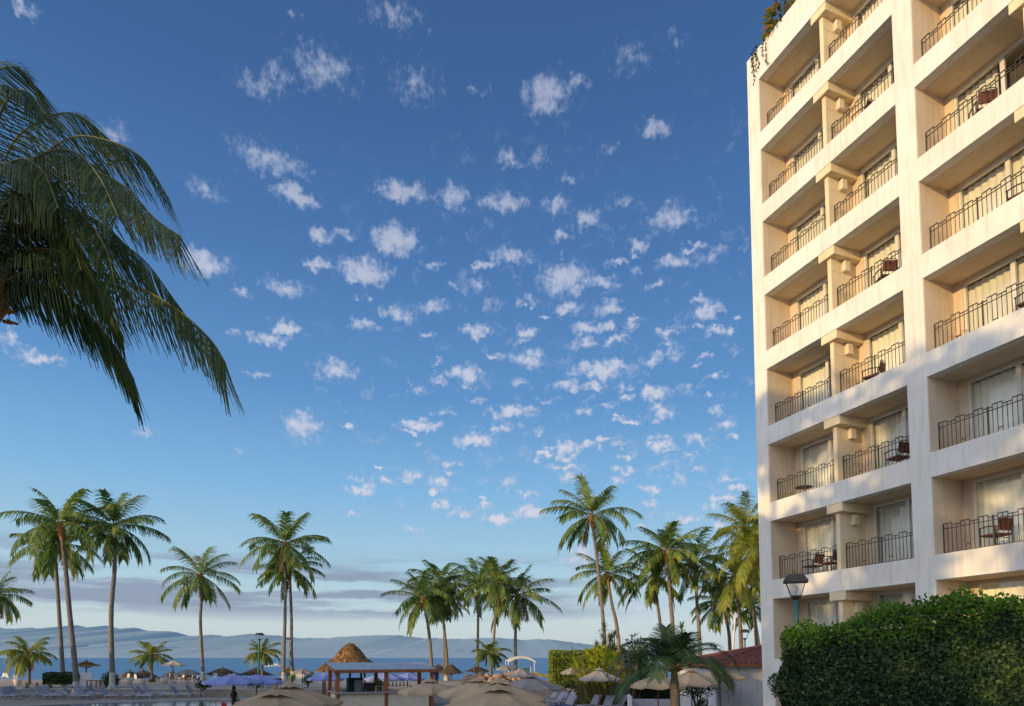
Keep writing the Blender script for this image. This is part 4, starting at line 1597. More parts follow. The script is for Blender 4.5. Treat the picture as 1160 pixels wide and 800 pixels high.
parasol('large taupe parasol at the bottom middle, nearest one', 564, 776, 17.5, 3.5, 'canvas', drop=.55, rz=.39 + .12)
parasol('taupe parasol directly behind the nearest middle one, its cap just above it', 565, 769.5, 22.5, 3.4, 'canvas', drop=.55, rz=.3)
parasol('taupe parasol peeking out left of the middle two', 541, 768, 26.5, 3.2, 'canvas', drop=.5, rz=.1)
parasol('greyish parasol right of the middle ones, shading white loungers', 601, 764, 31.5, 3.3, 'canvas_g', drop=.5, rz=.5)
parasol('small grey parasol in front of the boulders', 590, 757, 47, 2.2, 'canvas_g', drop=.5, rz=.5, vent=False)
parasol('taupe parasol touching the right end of the timber bar', 487, 769, 28, 2.7, 'canvas', drop=.42, rz=.2)
parasol('large taupe parasol at the bottom, left of the timber bar', 311, 781.5, 17.5, 3.5, 'canvas', drop=.5, rz=.45)
parasol('taupe parasol behind the large left one, beside the red chairs', 329, 773.5, 21, 3.3, 'canvas', drop=.5, rz=.25)
parasol('small grey parasol by the clipped hedge', 651, 754.5, 54, 2.5, 'canvas_g', drop=.55, rz=.4, vent=False)
parasol('pale grey parasol on a brown pole right of the white loungers', 679, 757, 42, 2.8, 'canvas_g', drop=.55, rz=.25, vent=True)
parasol('tan parasol partly behind the left fronds of the low dark palm', 745, 762, 32, 2.9, 'canvas', drop=.5, rz=.15)
parasol('tan parasol behind the right fronds of the low dark palm', 783, 757.5, 33, 3.0, 'canvas', drop=.6, rz=.4)
parasol('tan parasol against the white pool house wall', 815, 756, 34.5, 2.8, 'canvas', drop=.42, rz=.1)
G = 'lavender parasols at the pool'
parasol('lavender parasol above the person in dark green', 264, 764, 37, 3.3, 'purple', drop=.40, vent=False, rz=.2, group=G)
parasol('lavender parasol overlapping behind the one above the person', 291, 764, 39.5, 3.0, 'purple', drop=.44, vent=False, rz=.5, group=G)
parasol('lavender parasol half hidden by the left post of the timber bar', 369, 762, 50, 2.8, 'purple', drop=.45, vent=False, group=G)
parasol('lavender parasol seen through the middle of the timber bar', 436, 761.5, 52, 3.2, 'purple', drop=.5, vent=False, group=G)
parasol('lavender parasol seen through the bar towards its right end', 462, 762, 55, 2.8, 'purple', drop=.5, vent=False, group=G)
G = 'beach parasols'
parasol('sunlit cream parasol on a tall pole over the beach', 197, 748.5, 72, 2.5, 'canvas_l', drop=.45, vent=False, group=G)
parasol('grey parasol in front of the sunlit cream beach parasol', 213, 758, 62, 2.3, 'canvas_g', drop=.4, vent=False, group=G)
parasol('grey white parasol left of the thatched hut', 343, 757, 60, 2.0, 'canvas_g', drop=.4, vent=False, group=G)
parasol('grey green parasol under the short palm among boulders', 573, 753, 62, 1.9, 'canvas_g', drop=.4, vent=False, group=G)


def thatch_mb(r, h, rg, n=700, prof=None, lmul=1):
    """rows of overlapping straw on a cone"""
    mb = MB()
    prof = prof or (lambda f: (r * f, -h * f))
    ns = 28
    rings = [0.02, .2, .4, .6, .8, .97]
    vs, fs = [], []
    for f in rings:
        rr, z = prof(f)
        for k in range(ns):
            a = 2 * math.pi * k / ns
            w = 1 + .05 * mnoise.noise(Vector((math.cos(a) * 3, math.sin(a) * 3, f * 4)))
            vs.append((rr * w * math.cos(a), rr * w * math.sin(a), z))
    for j in range(len(rings) - 1):
        for k in range(ns):
            k2 = (k + 1) % ns
            fs.append((j * ns + k, (j + 1) * ns + k, (j + 1) * ns + k2, j * ns + k2))
    fs.append(tuple(range(ns))[::-1])
    mb.raw(vs, fs, 0, True)
    for i in range(n):
        f = rg.random() ** .6
        a = rg.random() * 6.283
        r1, z1 = prof(f)
        r2, z2 = prof(min(f + .22 * rg.uniform(.6, 1.2) * lmul, 1.22))
        da = rg.uniform(-.06, .06)
        p = Vector((r1 * math.cos(a), r1 * math.sin(a), z1 + .03))
        q_ = Vector((r2 * 1.0 * math.cos(a + da), r2 * math.sin(a + da), z2 + rg.uniform(0, .09)))
        s = Vector((-math.sin(a), math.cos(a), 0)) * rg.uniform(.015, .045) * (.6 + r)
        q_ += Vector((math.cos(a), math.sin(a), .4)) * rg.uniform(0, .16) * (.4 + .3 * r)
        mb.raw([p - s * .6, p + s * .6, q_ + s, q_ - s], [(0, 1, 2, 3)])
    return mb


def palapa(label, px, py, Y, r, h, tm='thatch_d', gz=None, group='thatched beach shelters'):
    p = at(px, py, Y)
    gz = ground_z(Y) if gz is None else gz
    t = thing('thatched_parasol', label, 'beach shelter', (p.x, Y, gz), rng.random() * 3, group)
    H = p.z - gz
    mb = thatch_mb(r, h, random.Random(int(px)), 520)
    mb2 = MB()
    mb2.v = [(x, y, z + H) for x, y, z in mb.v]
    mb2.f, mb2.m, mb2.smooth = mb.f, mb.m, mb.smooth
    mb2.ball((0, 0, H - .02), .14, 0, 8, sq=(1, 1, 1.4))
    obj('thatch', mb2, M[tm], t)
    mb = MB()
    mb.tube([(0, 0, 0), (0, 0, H - .2)], .075, 8)
    for k in range(6):
        a = k * 1.047
        mb.tube([(0, 0, H - h - .3), (math.cos(a) * r * .75, math.sin(a) * r * .75, H - h * .8)], .03, 5)
    obj('pole', mb, M['bark'], t)
    return t


for a in [('thatched shelter on the beach, left one of two beside the golden palm', 147, 760, 84, 1.5, .95, 'thatch_d'),
          ('dark thatched shelter just left of the golden palm trunk', 162, 759, 86, 1.75, .95, 'thatch_d'),
          ('thatched shelter under the cream beach parasol', 195, 761, 86, 1.8, 1.0, 'thatch_d'),
          ('thatched shelter behind the grey parasol by the slim palm', 212, 762, 84, 1.9, 1.0, 'thatch_d'),
          ('thatched shelter right of the slim single palm', 252, 756.5, 84, 2.1, .9, 'thatch_d'),
          ('thatched shelter below the short palm at the green lamp post', 290, 757, 86, 2.1, .9, 'thatch_d'),
          ('small thatched shelter between and behind the palm pair', 326, 756, 90, 1.2, .9, 'thatch'),
          ('small thatched shelter on the shore behind the right end of the bar', 467, 753, 94, 1.0, .6, 'thatch'),
          ('sunlit thatched shelter left of the densest palm foot', 496, 753, 90, 1.5, .9, 'thatch_d'),
          ('dark thatched shelter beside the white foot of the densest palm', 511, 752.5, 80, 1.35, 1.05, 'thatch_d'),
          ('flat grey thatched shelter left of the boulders', 541, 755, 76, 1.35, .6, 'thatch_d'),
          ('low orange thatched parasol behind the plain white panel', 98, 749, 74, 1.35, .55, 'thatch')]:
    palapa(*a)

# big two-tier thatched hut
Y = 57.0
p = at(397, 728, Y)
t = thing('thatched_hut', 'golden two tier thatched hut behind the timber bar', 'hut', (p.x, Y, 0))
H = p.z


mb = MB()
for j, (za, ra, zb_, rb) in enumerate(((0, .03, -.62, .72), (-.36, .5, -.95, 1.02), (-.72, .86, -1.32, 1.30))):
    t1 = thatch_mb(1.2, 1.2, random.Random(1 + j), 620, lambda f: (ra + (rb - ra) * f ** .85, za + (zb_ - za) * f), .9)
    mb.raw([(x, y, z + H) for x, y, z in t1.v], t1.f, 0)
obj('upper_thatch', mb, M['thatch'], t)
mb = thatch_mb(2.7, 1.35, random.Random(2), 1400, lambda f: (1.0 + 1.75 * f, -1.25 * f), .7)
mb.v = [(x, y, z + H - 1.15) for x, y, z in mb.v]
obj('lower_thatch', mb, M['thatch'], t)
for k in range(6):
    a = k * 1.047 + .3
    mb = MB()
    mb.tube([(math.cos(a) * 2.2, math.sin(a) * 2.2, 0), (math.cos(a) * 2.2, math.sin(a) * 2.2, H - 1.95)], .1, 8)
    obj('post', mb, M['bark'], t)
mb = MB()
mb.tube([(0, 0, 0), (0, 0, H - .3)], .1, 8)
obj('post', mb, M['bark'], t)

# timber bar
base = Vector(((383 - 580) / 741 * 43, 43, 0))
t = thing('bar_pavilion', 'brown timber poolside bar with a shallow grey metal roof', 'bar', base, R(25))
BL, BD = 6.45, 3.0
zf, zb = 2.55, 2.98
mb = MB()
mb.raw([(-.25, -.25, zf + .06), (BL + .25, -.25, zf + .06), (BL + .25, BD + .25, zb + .06), (-.25, BD + .25, zb + .06),
        (-.25, -.25, zf), (BL + .25, -.25, zf), (BL + .25, BD + .25, zb), (-.25, BD + .25, zb)],
       [(0, 1, 2, 3), (7, 6, 5, 4), (0, 3, 7, 4), (1, 5, 6, 2), (0, 4, 5, 1), (3, 2, 6, 7)])
for i in range(27):
    x = -.25 + (BL + .5) * i / 26
    mb.tube([(x, -.25, zf + .07), (x, BD + .25, zb + .07)], .022, 5)
obj('roof', mb, M['metalroof'], t)
mb = MB()
mb.bbox(-.28, BL + .28, -.31, -.25, zf - .17, zf + .045, .01)
mb.bbox(-.28, BL + .28, BD + .25, BD + .31, zb - .17, zb + .05, .01)
for x in (-.31, BL + .25):
    mb.raw([(x, -.25, zf - .17), (x + .06, -.25, zf - .17), (x + .06, BD + .25, zb - .17), (x, BD + .25, zb - .17),
            (x, -.25, zf + .045), (x + .06, -.25, zf + .045), (x + .06, BD + .25, zb + .045), (x, BD + .25, zb + .045)],
           [(0, 3, 2, 1), (4, 5, 6, 7), (0, 1, 5, 4), (1, 2, 6, 5), (2, 3, 7, 6), (3, 0, 4, 7)])
obj('fascia', mb, M['wood'], t)
for x in (0, BL * .5, BL):
    for y, zz in ((0, zf), (BD, zb)):
        mb = MB()
        mb.bbox(x - .12, x + .12, y - .12, y + .12, 0, zz - .01, .012)
        obj('post', mb, M['wood'], t)
mb = MB()
mb.bbox(.14, BL - .14, -.10, .10, 0, 1.02, .01)
mb.bbox(.05, .25, .14, BD - .14, 0, 1.02, .01)
mb.bbox(BL - .25, BL - .05, .14, BD - .14, 0, 1.02, .01)
obj('counter_front', mb, M['counter'], t)
mb = MB()
mb.bbox(-.1, BL + .1, -.38, .28, 1.03, 1.11, .015)
mb.bbox(-.12, .42, .29, BD, 1.03, 1.11, .015)
mb.bbox(BL - .42, BL + .12, .29, BD, 1.03, 1.11, .015)
obj('counter_top', mb, M['ctop'], t)


def barpt(x, y, z):
    a = R(25)
    return Vector((base.x + x * math.cos(a) - y * math.sin(a), base.y + x * math.sin(a) + y * math.cos(a), z))


t = thing('drinks_cooler', 'dark green drinks cooler with a pale glass door inside the bar', 'fridge', barpt(1.0, 1.6, 0), R(25))
mb = MB()
mb.bbox(0, 1.0, 0, .7, 0, 2.0, .03)
obj('cabinet', mb, M['greencloth'], t)
mb = MB()
mb.bbox(.42, .92, -.03, 0, .25, 1.85, .01)
obj('glass_door', mb, M['sling'], t)
t = thing('refrigerator', 'black low fridge next to the drinks cooler', 'fridge', barpt(2.15, 1.7, 0), R(25))
mb = MB()
mb.bbox(0, .75, 0, .6, 0, 1.65, .03)
obj('cabinet', mb, M['dark'], t)
mb = MB()
mb.bbox(.06, .1, -.05, -.002, .5, 1.2, .01)
obj('handle', mb, M['alu'], t)
# back bar shelf with bottles
t = thing('back_shelf', 'pale shelf unit at the back of the bar', 'shelf', barpt(3.1, 2.3, 0), R(25))
mb = MB()
for z in (.4, .9, 1.35):
    mb.bbox(0, 2.6, 0, .4, z, z + .04, .005)
for x in (0, 2.56):
    mb.bbox(x, x + .04, 0, .4, 0, .398, .005)
    mb.bbox(x, x + .04, 0, .4, .442, .898, .005)
    mb.bbox(x, x + .04, 0, .4, .942, 1.348, .005)
obj('shelf_frame', mb, M['counter'], t)
bm_ = MB()
bm_.lathe([(0, 0), (.04, 0), (.042, .17), (.018, .22), (.016, .3), (0, .3)], 8)
bme = bm_.mesh('bottle')
bme.materials.append(M['greenpaint'])
for i in range(9):
    o = bpy.data.objects.new('bottle', bme)
    col.objects.link(o)
    o.location = barpt(3.25 + i * .27, 2.5, 1.392)
    tag(o, 'small bottle on the back shelf of the bar', 'bottle', 'bottles in the bar')

# white beach canopy
p = at(589, 743.5, 68)
t = thing('white_canopy', 'sunlit white beach canopy on slim posts behind the boulders', 'canopy', (p.x, 68, .6), .15)
H = p.z - .6
mb = MB()
n = 14
vs = []
for j in range(2):
    for i in range(n + 1):
        x = -1.45 + 2.9 * i / n
        vs.append((x, -1.1 + 2.2 * j, H - .5 * (abs(x) / 1.45) ** 2))
fs = [(i, i + 1, i + n + 2, i + n + 1) for i in range(n)]
mb.raw(vs, fs, 0, True)
vv = [(x, y - .01, z) for x, y, z in vs[:n + 1]] + [(x, y - .01, z - .22) for x, y, z in vs[:n + 1]]
mb.raw(vv, [(i, i + n + 1, i + n + 2, i + 1) for i in range(n)], 0, True)
obj('canopy_cloth', mb, M['pot'], t)
for x in (-1.35, 1.35):
    for y in (-1.0, 1.0):
        mb = MB()
        mb.tube([(x, y, 0), (x, y, H - .44)], .05, 8)
        obj('post', mb, M['white'], t)
t = thing('massage_screen', 'small green cloth screen under the white beach canopy', 'screen', (p.x + .45, 68, .6))
mb = MB()
mb.bbox(-.45, .45, -.02, .02, .5, 1.7, .01)
obj('cloth', mb, M['greenpaint'], t)
for x in (-.46, .46):
    mb = MB()
    mb.tube([(x, 0, 0), (x, 0, 1.75)], .025, 6)
    obj('leg', mb, M['dark'], t)

# ------------------------------------------------------------------ boulders
rg = random.Random(21)
for i in range(46):
    f = rg.random()
    px = 526 + 76 * f
    Yb = rg.uniform(63.2, 67)
    hgt = rg.uniform(.3, .55)
    lift = max(0, 1.0 * math.sin(math.pi * min(1, max(0, (px - 520) / 88))) ** .6 - .1) * (Yb - 63) / 3.5
    X = (px - 580) / 741 * Yb
    mb = MB()
    mb.ball((0, 0, 0), hgt, 0, 12, .38, rg, (1.15, 1, .8))
    o = obj('boulder', mb, M['rock'], None, (X, Yb, .6 + hgt * .4 + lift), rg.random() * 6)
    tag(o, 'tan boulder in the sunlit rock heap by the beach', 'rock', 'boulders in the rock heap')

# yellow tarpaulin put in for a sunlit yellow patch by the boulders
a_ = at(602, 758, 62)
mb = MB()
vs, fs = [], []
for j in range(5):
    for i in range(9):
        x, y = 2.1 * i / 8, 1.6 * j / 4
        vs.append((x, y, 1.15 - .32 * x / 2.1 * 1.2 + .28 * j / 4 + .05 * math.sin(x * 7 + j)))
for j in range(4):
    for i in range(8):
        k = j * 9 + i
        fs.append((k, k + 1, k + 10, k + 9))
mb.raw(vs, fs, 0, True)
t = thing('yellow_tarpaulin', 'low sloping yellow canvas awning beside the boulders', 'tarpaulin', (a_.x + .1, 61.5, .6))
obj('canvas', mb, M['yellowtarp'], t)
for x, y in ((.05, .05), (2.0, .05), (.05, 1.55), (2.0, 1.55)):
    mb = MB()
    z = 1.15 - .32 * x / 2.1 * 1.2 + .28 * y / 1.6
    mb.tube([(x, y, 0), (x, y, z - .03)], .03, 6)
    obj('post', mb, M['wood'], t)

# ------------------------------------------------------------------ hedges and bushes of the garden
box_hedge('clipped_hedge', 'tall sunlit yellow green clipped hedge block by the sea', 'hedge', at(626, 760, 58.6).xy.to_tuple(), (6.9, 59.0), 2.0, .6, 3.98,
          9000, .13, [M['hedge_lit'], M['hedge_lit']], 31, .05, lit_top=False)
box_hedge('low_hedge', 'dark low hedge behind the white loungers, right of the middle', 'hedge', (4.7, 48.6), (16, 46.5), .9, 0, 1.55,
          7000, .12, [M['bush'], M['bush']], 32, .1, lit_top=False)
box_hedge('low_hedge', 'dark clipped hedge between the two left palms, bare below', 'hedge', at(48, 770, 60.5).xy.to_tuple(), (at(83, 770, 60.5).x, 60.5), .9, .95, 1.95,
          4200, .12, [M['bush'], M['bush']], 33, .06, lit_top=False)


def bush(label, px, py, Y, r, n, l, mname='bush', sq=(1, 1, 1), name='bush', gz=None, seed=1, group=None):
    p = at(px, py, Y)
    gz = ground_z(Y) if gz is None else gz
    t = thing(name, label, 'bush', (p.x, Y, gz), 0, group)
    rg = random.Random(seed)
    zc = p.z - gz
    mb = MB()
    for k in range(5):
        a = rg.random() * 6.28
        mb.tube([(0, 0, 0), (math.cos(a) * r * .2, math.sin(a) * r * .2, zc * .5), (math.cos(a) * r * .5, math.sin(a) * r * .5, zc)], [.05, .04, .02], 6)
    obj('branches', mb, M['bark'], t)
    mb = MB()
    for k in range(9):
        d = rdir(rg)
        c = (d.x * r * .5 * sq[0], d.y * r * .5 * sq[1], zc + d.z * r * .45 * sq[2])
        leaf_blob(mb, c, r * .62, n // 9, l, rg, 0, sq, .35)
    obj('foliage', mb, M[mname], t)
    return t


bush('round dark green bush hugging the foot of the third left palm', 121, 771, 61.2, .95, 2600, .14, seed=2)
bush('dark planted tuft at the foot of the golden beach palm', 173, 772, 75, .45, 500, .16, seed=3)
bush('small dark bush at the foot of the slim single palm', 228, 776, 56.5, .6, 700, .16, sq=(1.5, 1, .6), seed=4, gz=0)
bush('green bush right of the white sign board near the hut', 349, 769, 61, .55, 700, .14, 'spiky', seed=5)
bush('sunlit small bush at the foot of the palm pair', 331, 767, 70, .4, 500, .14, 'yellowleaf', seed=6)
bush('dark green bush under the grey parasols, right of the middle', 660, 772, 47.8, 1.0, 1700, .16, sq=(1.8, 1, .9), seed=7)
bush('feathery dark green bush mass behind the low dark palm, left', 722, 752, 47, 1.5, 3600, .2, sq=(1, 1, 1.4), seed=9)
bush('dark shrub beneath the tan parasols by the pool house', 790, 778, 35.2, .8, 1500, .13, sq=(1.6, 1, .7), seed=10)
bush('dark green bush inside view of the bar, behind the counter', 430, 775, 49, .5, 500, .14, seed=13)
bush('low trees far behind the pool house roof', 862, 742, 60, 1.0, 900, .2, seed=14)


# big yellow-green leaved plants with spiky ones
def broadplant(label, px, py, Y, n, L, seed, mname='yellowleaf', spread=1, gz=None):
    p = at(px, py, Y)
    gz = ground_z(Y) if gz is None else gz
    t = thing('tropical_plant', label, 'plant', (p.x, Y, gz))
    rg = random.Random(seed)
    H = p.z - gz
    mb = MB()
    lf = MB()
    for k in range(n):
        a = rg.random() * 6.28
        e = rg.uniform(.5, 1.4)
        rad = rg.random() * .5 * spread
        b0 = Vector((math.cos(a) * rad, math.sin(a) * rad, 0))
        h = H * rg.uniform(.45, 1.0)
        tp = b0 + Vector((math.cos(a) * .35 * spread, math.sin(a) * .35 * spread, h))
        mb.tube([b0 * .4, tp], [.03, .015], 5)
        # paddle leaf, arching
        dir_ = Vector((math.cos(a) * math.cos(e), math.sin(a) * math.cos(e), math.sin(e)))
        sd_ = dir_.cross(UP).normalized()
        pts = [tp]
        d = dir_.copy()
        for i in range(6):
            pts.append(pts[-1] + d * L / 6)
            d = (d + Vector((0, 0, -.22))).normalized()
        ws = [.04, .17, .22, .21, .16, .09, .005]
        vs = []
        for q_, w in zip(pts, ws):
            w *= L * .8
            vs += [q_ - sd_ * w + UP * w * .25, q_, q_ + sd_ * w + UP * w * .25]
        fs = []
        for i in range(6):
            fs += [(i * 3, i * 3 + 1, i * 3 + 4, i * 3 + 3), (i * 3 + 1, i * 3 + 2, i * 3 + 5, i * 3 + 4)]
        lf.raw(vs, fs, 0, True)
    obj('stems', mb, M['rachis'], t)
    obj('leaves', lf, M[mname], t)
    return t


broadplant('large bright yellow green leafy plant right of the clipped hedge', 675, 742, 45.5, 150, .8, 1, spread=2.2, gz=0)
bush('bright yellow green bush mass under the tall curving palm', 683, 746, 46.5, 1.0, 2400, .26, 'yellowleaf', sq=(1.1, 1, .9), seed=31)
broadplant('golden leaved plant low between the bushes', 694, 757, 45, 60, .7, 2, spread=1.5, gz=0)
broadplant('yellow leaved plant at the right side of the clipped hedge, low', 662, 753, 46, 46, .65, 4, spread=1.2, gz=0)


def dracaena(label, px, py, Y, heads, seed, gz=None, L=.75):
    p = at(px, py, Y)
    gz = ground_z(Y) if gz is None else gz
    t = thing('spiky_plant', label, 'plant', (p.x, Y, gz))
    rg = random.Random(seed)
    H = p.z - gz
    mb, lf = MB(), MB()
    for k in range(heads):
        a = rg.random() * 6.28
        r = rg.uniform(.1, 1.1)
        tp = Vector((math.cos(a) * r, math.sin(a) * r, H * rg.uniform(.55, 1.05)))
        mb.tube([(tp.x * .2, tp.y * .2, 0), (tp.x * .6, tp.y * .6, tp.z * .55), tp], [.06, .05, .035], 6)
        for i in range(46):
            aa = rg.random() * 6.28
            e = rg.uniform(-.5, 1.45)
            d = Vector((math.cos(aa) * math.cos(e), math.sin(aa) * math.cos(e), math.sin(e)))
            l = L * rg.uniform(.7, 1.15)
            sdv = d.cross(UP).normalized() * .03
            m_ = tp + d * l * .55
            e_ = m_ + (d + Vector((0, 0, -.5))).normalized() * l * .45
            lf.raw([tp - sdv * .6, tp + sdv * .6, m_ + sdv, m_ - sdv, e_], [(0, 1, 2, 3), (3, 2, 4)])
    obj('stems', mb, M['bark'], t)
    obj('leaves', lf, M['spiky'], t)


dracaena('tall spiky plant behind the yellow leaved plants', 697, 722, 55, 13, 5, gz=0)
dracaena('spiky plant around the tall curving palm foot', 680, 716, 56, 8, 6, gz=0)
dracaena('low dark spiky plant on the terrace at far left', 42, 780, 59.5, 3, 7, L=.7)
dracaena('olive spiky plant top showing above the low dark palm', 768, 716, 44, 5, 12, gz=0, L=.7)
dracaena('tall thin spiky plant left of the low dark palm', 713, 735, 44, 6, 8, gz=0)
dracaena('purple grey spiky plant at the foot of the pool house wall', 812, 797, 33, 3, 9, gz=0, L=.8)

# low dark palm in the right foreground
Y = 20.0
p = at(764, 771, Y)
t = thing('young_palm', 'low dark green palm with arching feathery fronds, bottom right of middle', 'palm tree', (p.x, Y, 0))
mb = MB()
tz = p.z
mb.tube(catmull([(.05, 0, 0), (.04, 0, 1), (.0, 0, tz - .3), (0, 0, tz)], 14), [.17 - .05 * i / 14 + (.006 if i % 2 else 0) for i in range(15)], 12)
obj('trunk', mb, M['trunk'], t)
mb = MB()
mb.tube([(0, 0, tz - .15), (0, 0, tz + .15), (0, 0, tz + .5)], [.10, .11, .05], 10)
obj('crownshaft', mb, M['rachis'], t)
rg = random.Random(14)
FRP = [(180, 58, 2.1, 2.3), (165, 35, 2.0, 2.1), (200, 22, 1.9, 1.7), (8, 48, 2.0, 2.5), (352, 66, 1.95, 2.35), (20, 70, 1.6, 1.6), (-12, 30, 1.75, 2.2),
       (90, 75, 1.3, 1.3), (270, 62, 1.8, 2.0), (300, 50, 1.9, 2.2), (240, 50, 1.9, 2.1), (120, 60, 1.7, 1.8), (60, 60, 1.8, 1.9), (150, 72, 1.7, 1.7), (215, 74, 1.5, 1.4), (330, 40, 1.8, 2.2), (100, 84, 1.25, .5), (285, 80, 1.2, .9)]
for (adeg, edeg, ln, bd) in FRP:
    a, e = R(adeg), R(edeg)
    P = [Vector((math.cos(a) * .06, math.sin(a) * .06, tz + .25))]
    for i in range(12):
        s = (i + .5) / 12
        ee = e - bd * s ** 1.2
        P.append(P[-1] + Vector((math.cos(a) * math.cos(ee), math.sin(a) * math.cos(ee), math.sin(ee))) * ln * 1.2 / 12)
    mb = MB()
    frond(mb, P, rg, 70, .74, .22, .026, Vector((math.sin(a), -math.cos(a), 0)), .16, .022, .4)
    obj('frond', mb, [M['palm_m'], M['rachis']], t)


# ------------------------------------------------------------------ loungers and chairs
def make_lounger(label, group, sl='sling', tilt=52):
    t = thing('sun_lounger', label, 'sun lounger', (0, 0, 0), 0, group)
    mb = MB()
    for x in (-.3, .3):
        mb.tube([(x, -.95, .33), (x, .35, .35)], .022, 6)
    mb.tube([(-.3, -.95, .33), (.3, -.95, .33)], .022, 6)
    obj('frame', mb, M['loungerframe'], t)
    mb = MB()
    mb.bbox(-.28, .28, -.93, .33, .352, .385, .01)
    obj('seat', mb, M[sl], t)
    mb = MB()
    Mx = Matrix.Translation((0, .34, .36)) @ Matrix.Rotation(R(tilt), 4, 'X')
    mb.bbox(-.28, .28, 0, .78, -.015, .02, .01, 0, Mx)
    for x in (-.3, .3):
        mb.tube([Mx @ Vector((x, 0, 0)), Mx @ Vector((x, .8, 0))], .022, 6)
    obj('backrest', mb, M[sl], t)
    for x in (-.3, .3):
        for y, q_ in ((-.75, -.85), (.2, .4)):
            mb = MB()
            mb.tube([(x, y, .34), (x, q_, 0)], .02, 6)
            obj('leg', mb, M['loungerframe'], t)
    return t


lab = 'white sling sun lounger in the rows along the pool at the left'
lg = make_lounger(lab, 'white loungers along the left pool edge')
rg = random.Random(17)
lflat = make_lounger(lab, 'white loungers along the left pool edge', 'sling', 14)
k = 0
for row, (Yr, x0, x1) in enumerate(((56.9, -2, 225), (55.4, -2, 205), (53.6, -2, 165))):
    n = 15 if row == 0 else (13 if row == 1 else 9)
    for i in range(n):
        px = x0 + (x1 - x0) * (i + rg.uniform(-.2, .2)) / (n - 1)
        if abs(px - 86) < 6 and row == 0: px += 9
        loc = Vector(((px - 580) / 741 * Yr, Yr + rg.uniform(-.15, .15), 0))
        rz = rg.choice((1.4, 1.6, 1.75, 2.2)) + rg.uniform(-.25, .25)
        if k == 0: lg.location, lg.rotation_euler = loc, (0, 0, rz)
        elif k == 1: lflat.location, lflat.rotation_euler = loc, (0, 0, rz)
        elif rg.random() < .35: dup(lflat, loc, rz)
        else: dup(lg, loc, rz)
        k += 1
lab = 'white sling lounger in front of the dark hedge, right of the middle parasols'
for i, (px, Yr) in enumerate(((622, 50), (634, 49.2), (646, 48.6), (659, 47.6), (628, 46.6), (640, 46.2))):
    dup(lg, Vector(((px - 580) / 741 * Yr, Yr, 0)), R(-62) + rg.uniform(-.1, .1), lab, 'white loungers by the dark hedge')
lab = 'pale lounger low at the bottom edge between the parasols'
for i, (px, Yr) in enumerate(((516, 41.5), (527, 40.5), (668, 42.5), (684, 41.5), (697, 42), (640, 42))):
    dup(lg, Vector(((px - 580) / 741 * Yr, Yr, 0)), R(-50) + rg.uniform(-.2, .2), lab, 'pale loungers at the bottom edge')
# blue towels on two loungers
for px, Yr in ((640, 41.9), (632, 41.5)):
    t = MB()
    t.bbox(-.26, .26, -.9, .3, .392, .41, .008)
    o = obj('towel', t, M['blue'], None, ((px - 580) / 741 * Yr, Yr, 0), R(-50))
    tag(o, 'blue towel laid out beside the parasols at the bottom edge', 'towel', 'blue towels')


def make_chair(name, label, group, m1, m2):
    t = thing(name, label, 'chair', (0, 0, 0), 0, group)
    mb = MB()
    mb.bbox(-.23, .23, -.22, .22, .42, .46, .012)
    obj('seat', mb, m1, t)
    mb = MB()
    Mx = Matrix.Translation((0, .22, .46)) @ Matrix.Rotation(R(-10), 4, 'X')
    mb.bbox(-.23, .23, -.015, .015, .02, .48, .012, 0, Mx)
    obj('backrest', mb, m1, t)
    for x in (-.2, .2):
        for y in (-.19, .2):
            mb = MB()
            mb.tube([(x, y, .43), (x * 1.12, y * 1.12, 0)], .02, 6)
            obj('leg', mb, m2, t)
    return t


c0 = make_chair('red_chair', 'red plastic chair at the pool left of the person in dark green', 'red chairs by the person', M['red'], M['red'])
sp = [(252, 37.2, 2.0), (260.5, 36.4, 2.6), (275, 38, 1.2), (281, 38.4, .8), (287, 37.6, 1.6)]
for i, (px, Yr, rz) in enumerate(sp):
    loc = Vector(((px - 580) / 741 * Yr, Yr, 0))
    lb = 'red plastic chair at the pool left of the person in dark green' if i < 2 else 'red plastic chair at the pool right of the person in dark green'
    if i == 0: c0.location, c0.rotation_euler = loc, (0, 0, rz)
    else: dup(c0, loc, rz, lb)
for i, (px, Yr, rz) in enumerate(((346, 44, 1.0), (351, 43, 1.4), (357, 42.3, 1.8), (363, 41.6, 2.2), (369, 41, 2.5))):
    dup(c0, Vector(((px - 580) / 741 * Yr, Yr, 0)), rz, 'red plastic chair in the row left of the timber bar', 'red chairs left of the bar')
cb_ = make_chair('brown_chair', 'dark brown chair in the row under the lavender parasols', 'brown chairs in a row', M['brownchair'], M['brownchair'])
for i in range(8):
    px = 280 + i * 5.2
    loc = Vector(((px - 580) / 741 * 59.2, 59.2, .6))
    if i == 0: cb_.location = loc
    else: dup(cb_, loc, rg.uniform(-.2, .2))
cw = make_chair('white_chair', 'white beach chair standing under the thatched shelters', 'white beach chairs', M['white'], M['white'])
k = 0
for px in (4, 12, 18, 132, 137, 144, 151, 157, 186, 190, 201, 206, 216, 222, 238, 246, 262, 268):
    Yr = 72 + rg.random() * 8
    loc = Vector(((px - 580) / 741 * Yr, Yr, .6))
    if k == 0: cw.location = loc
    else: dup(cw, loc, rg.random() * 6)
    k += 1
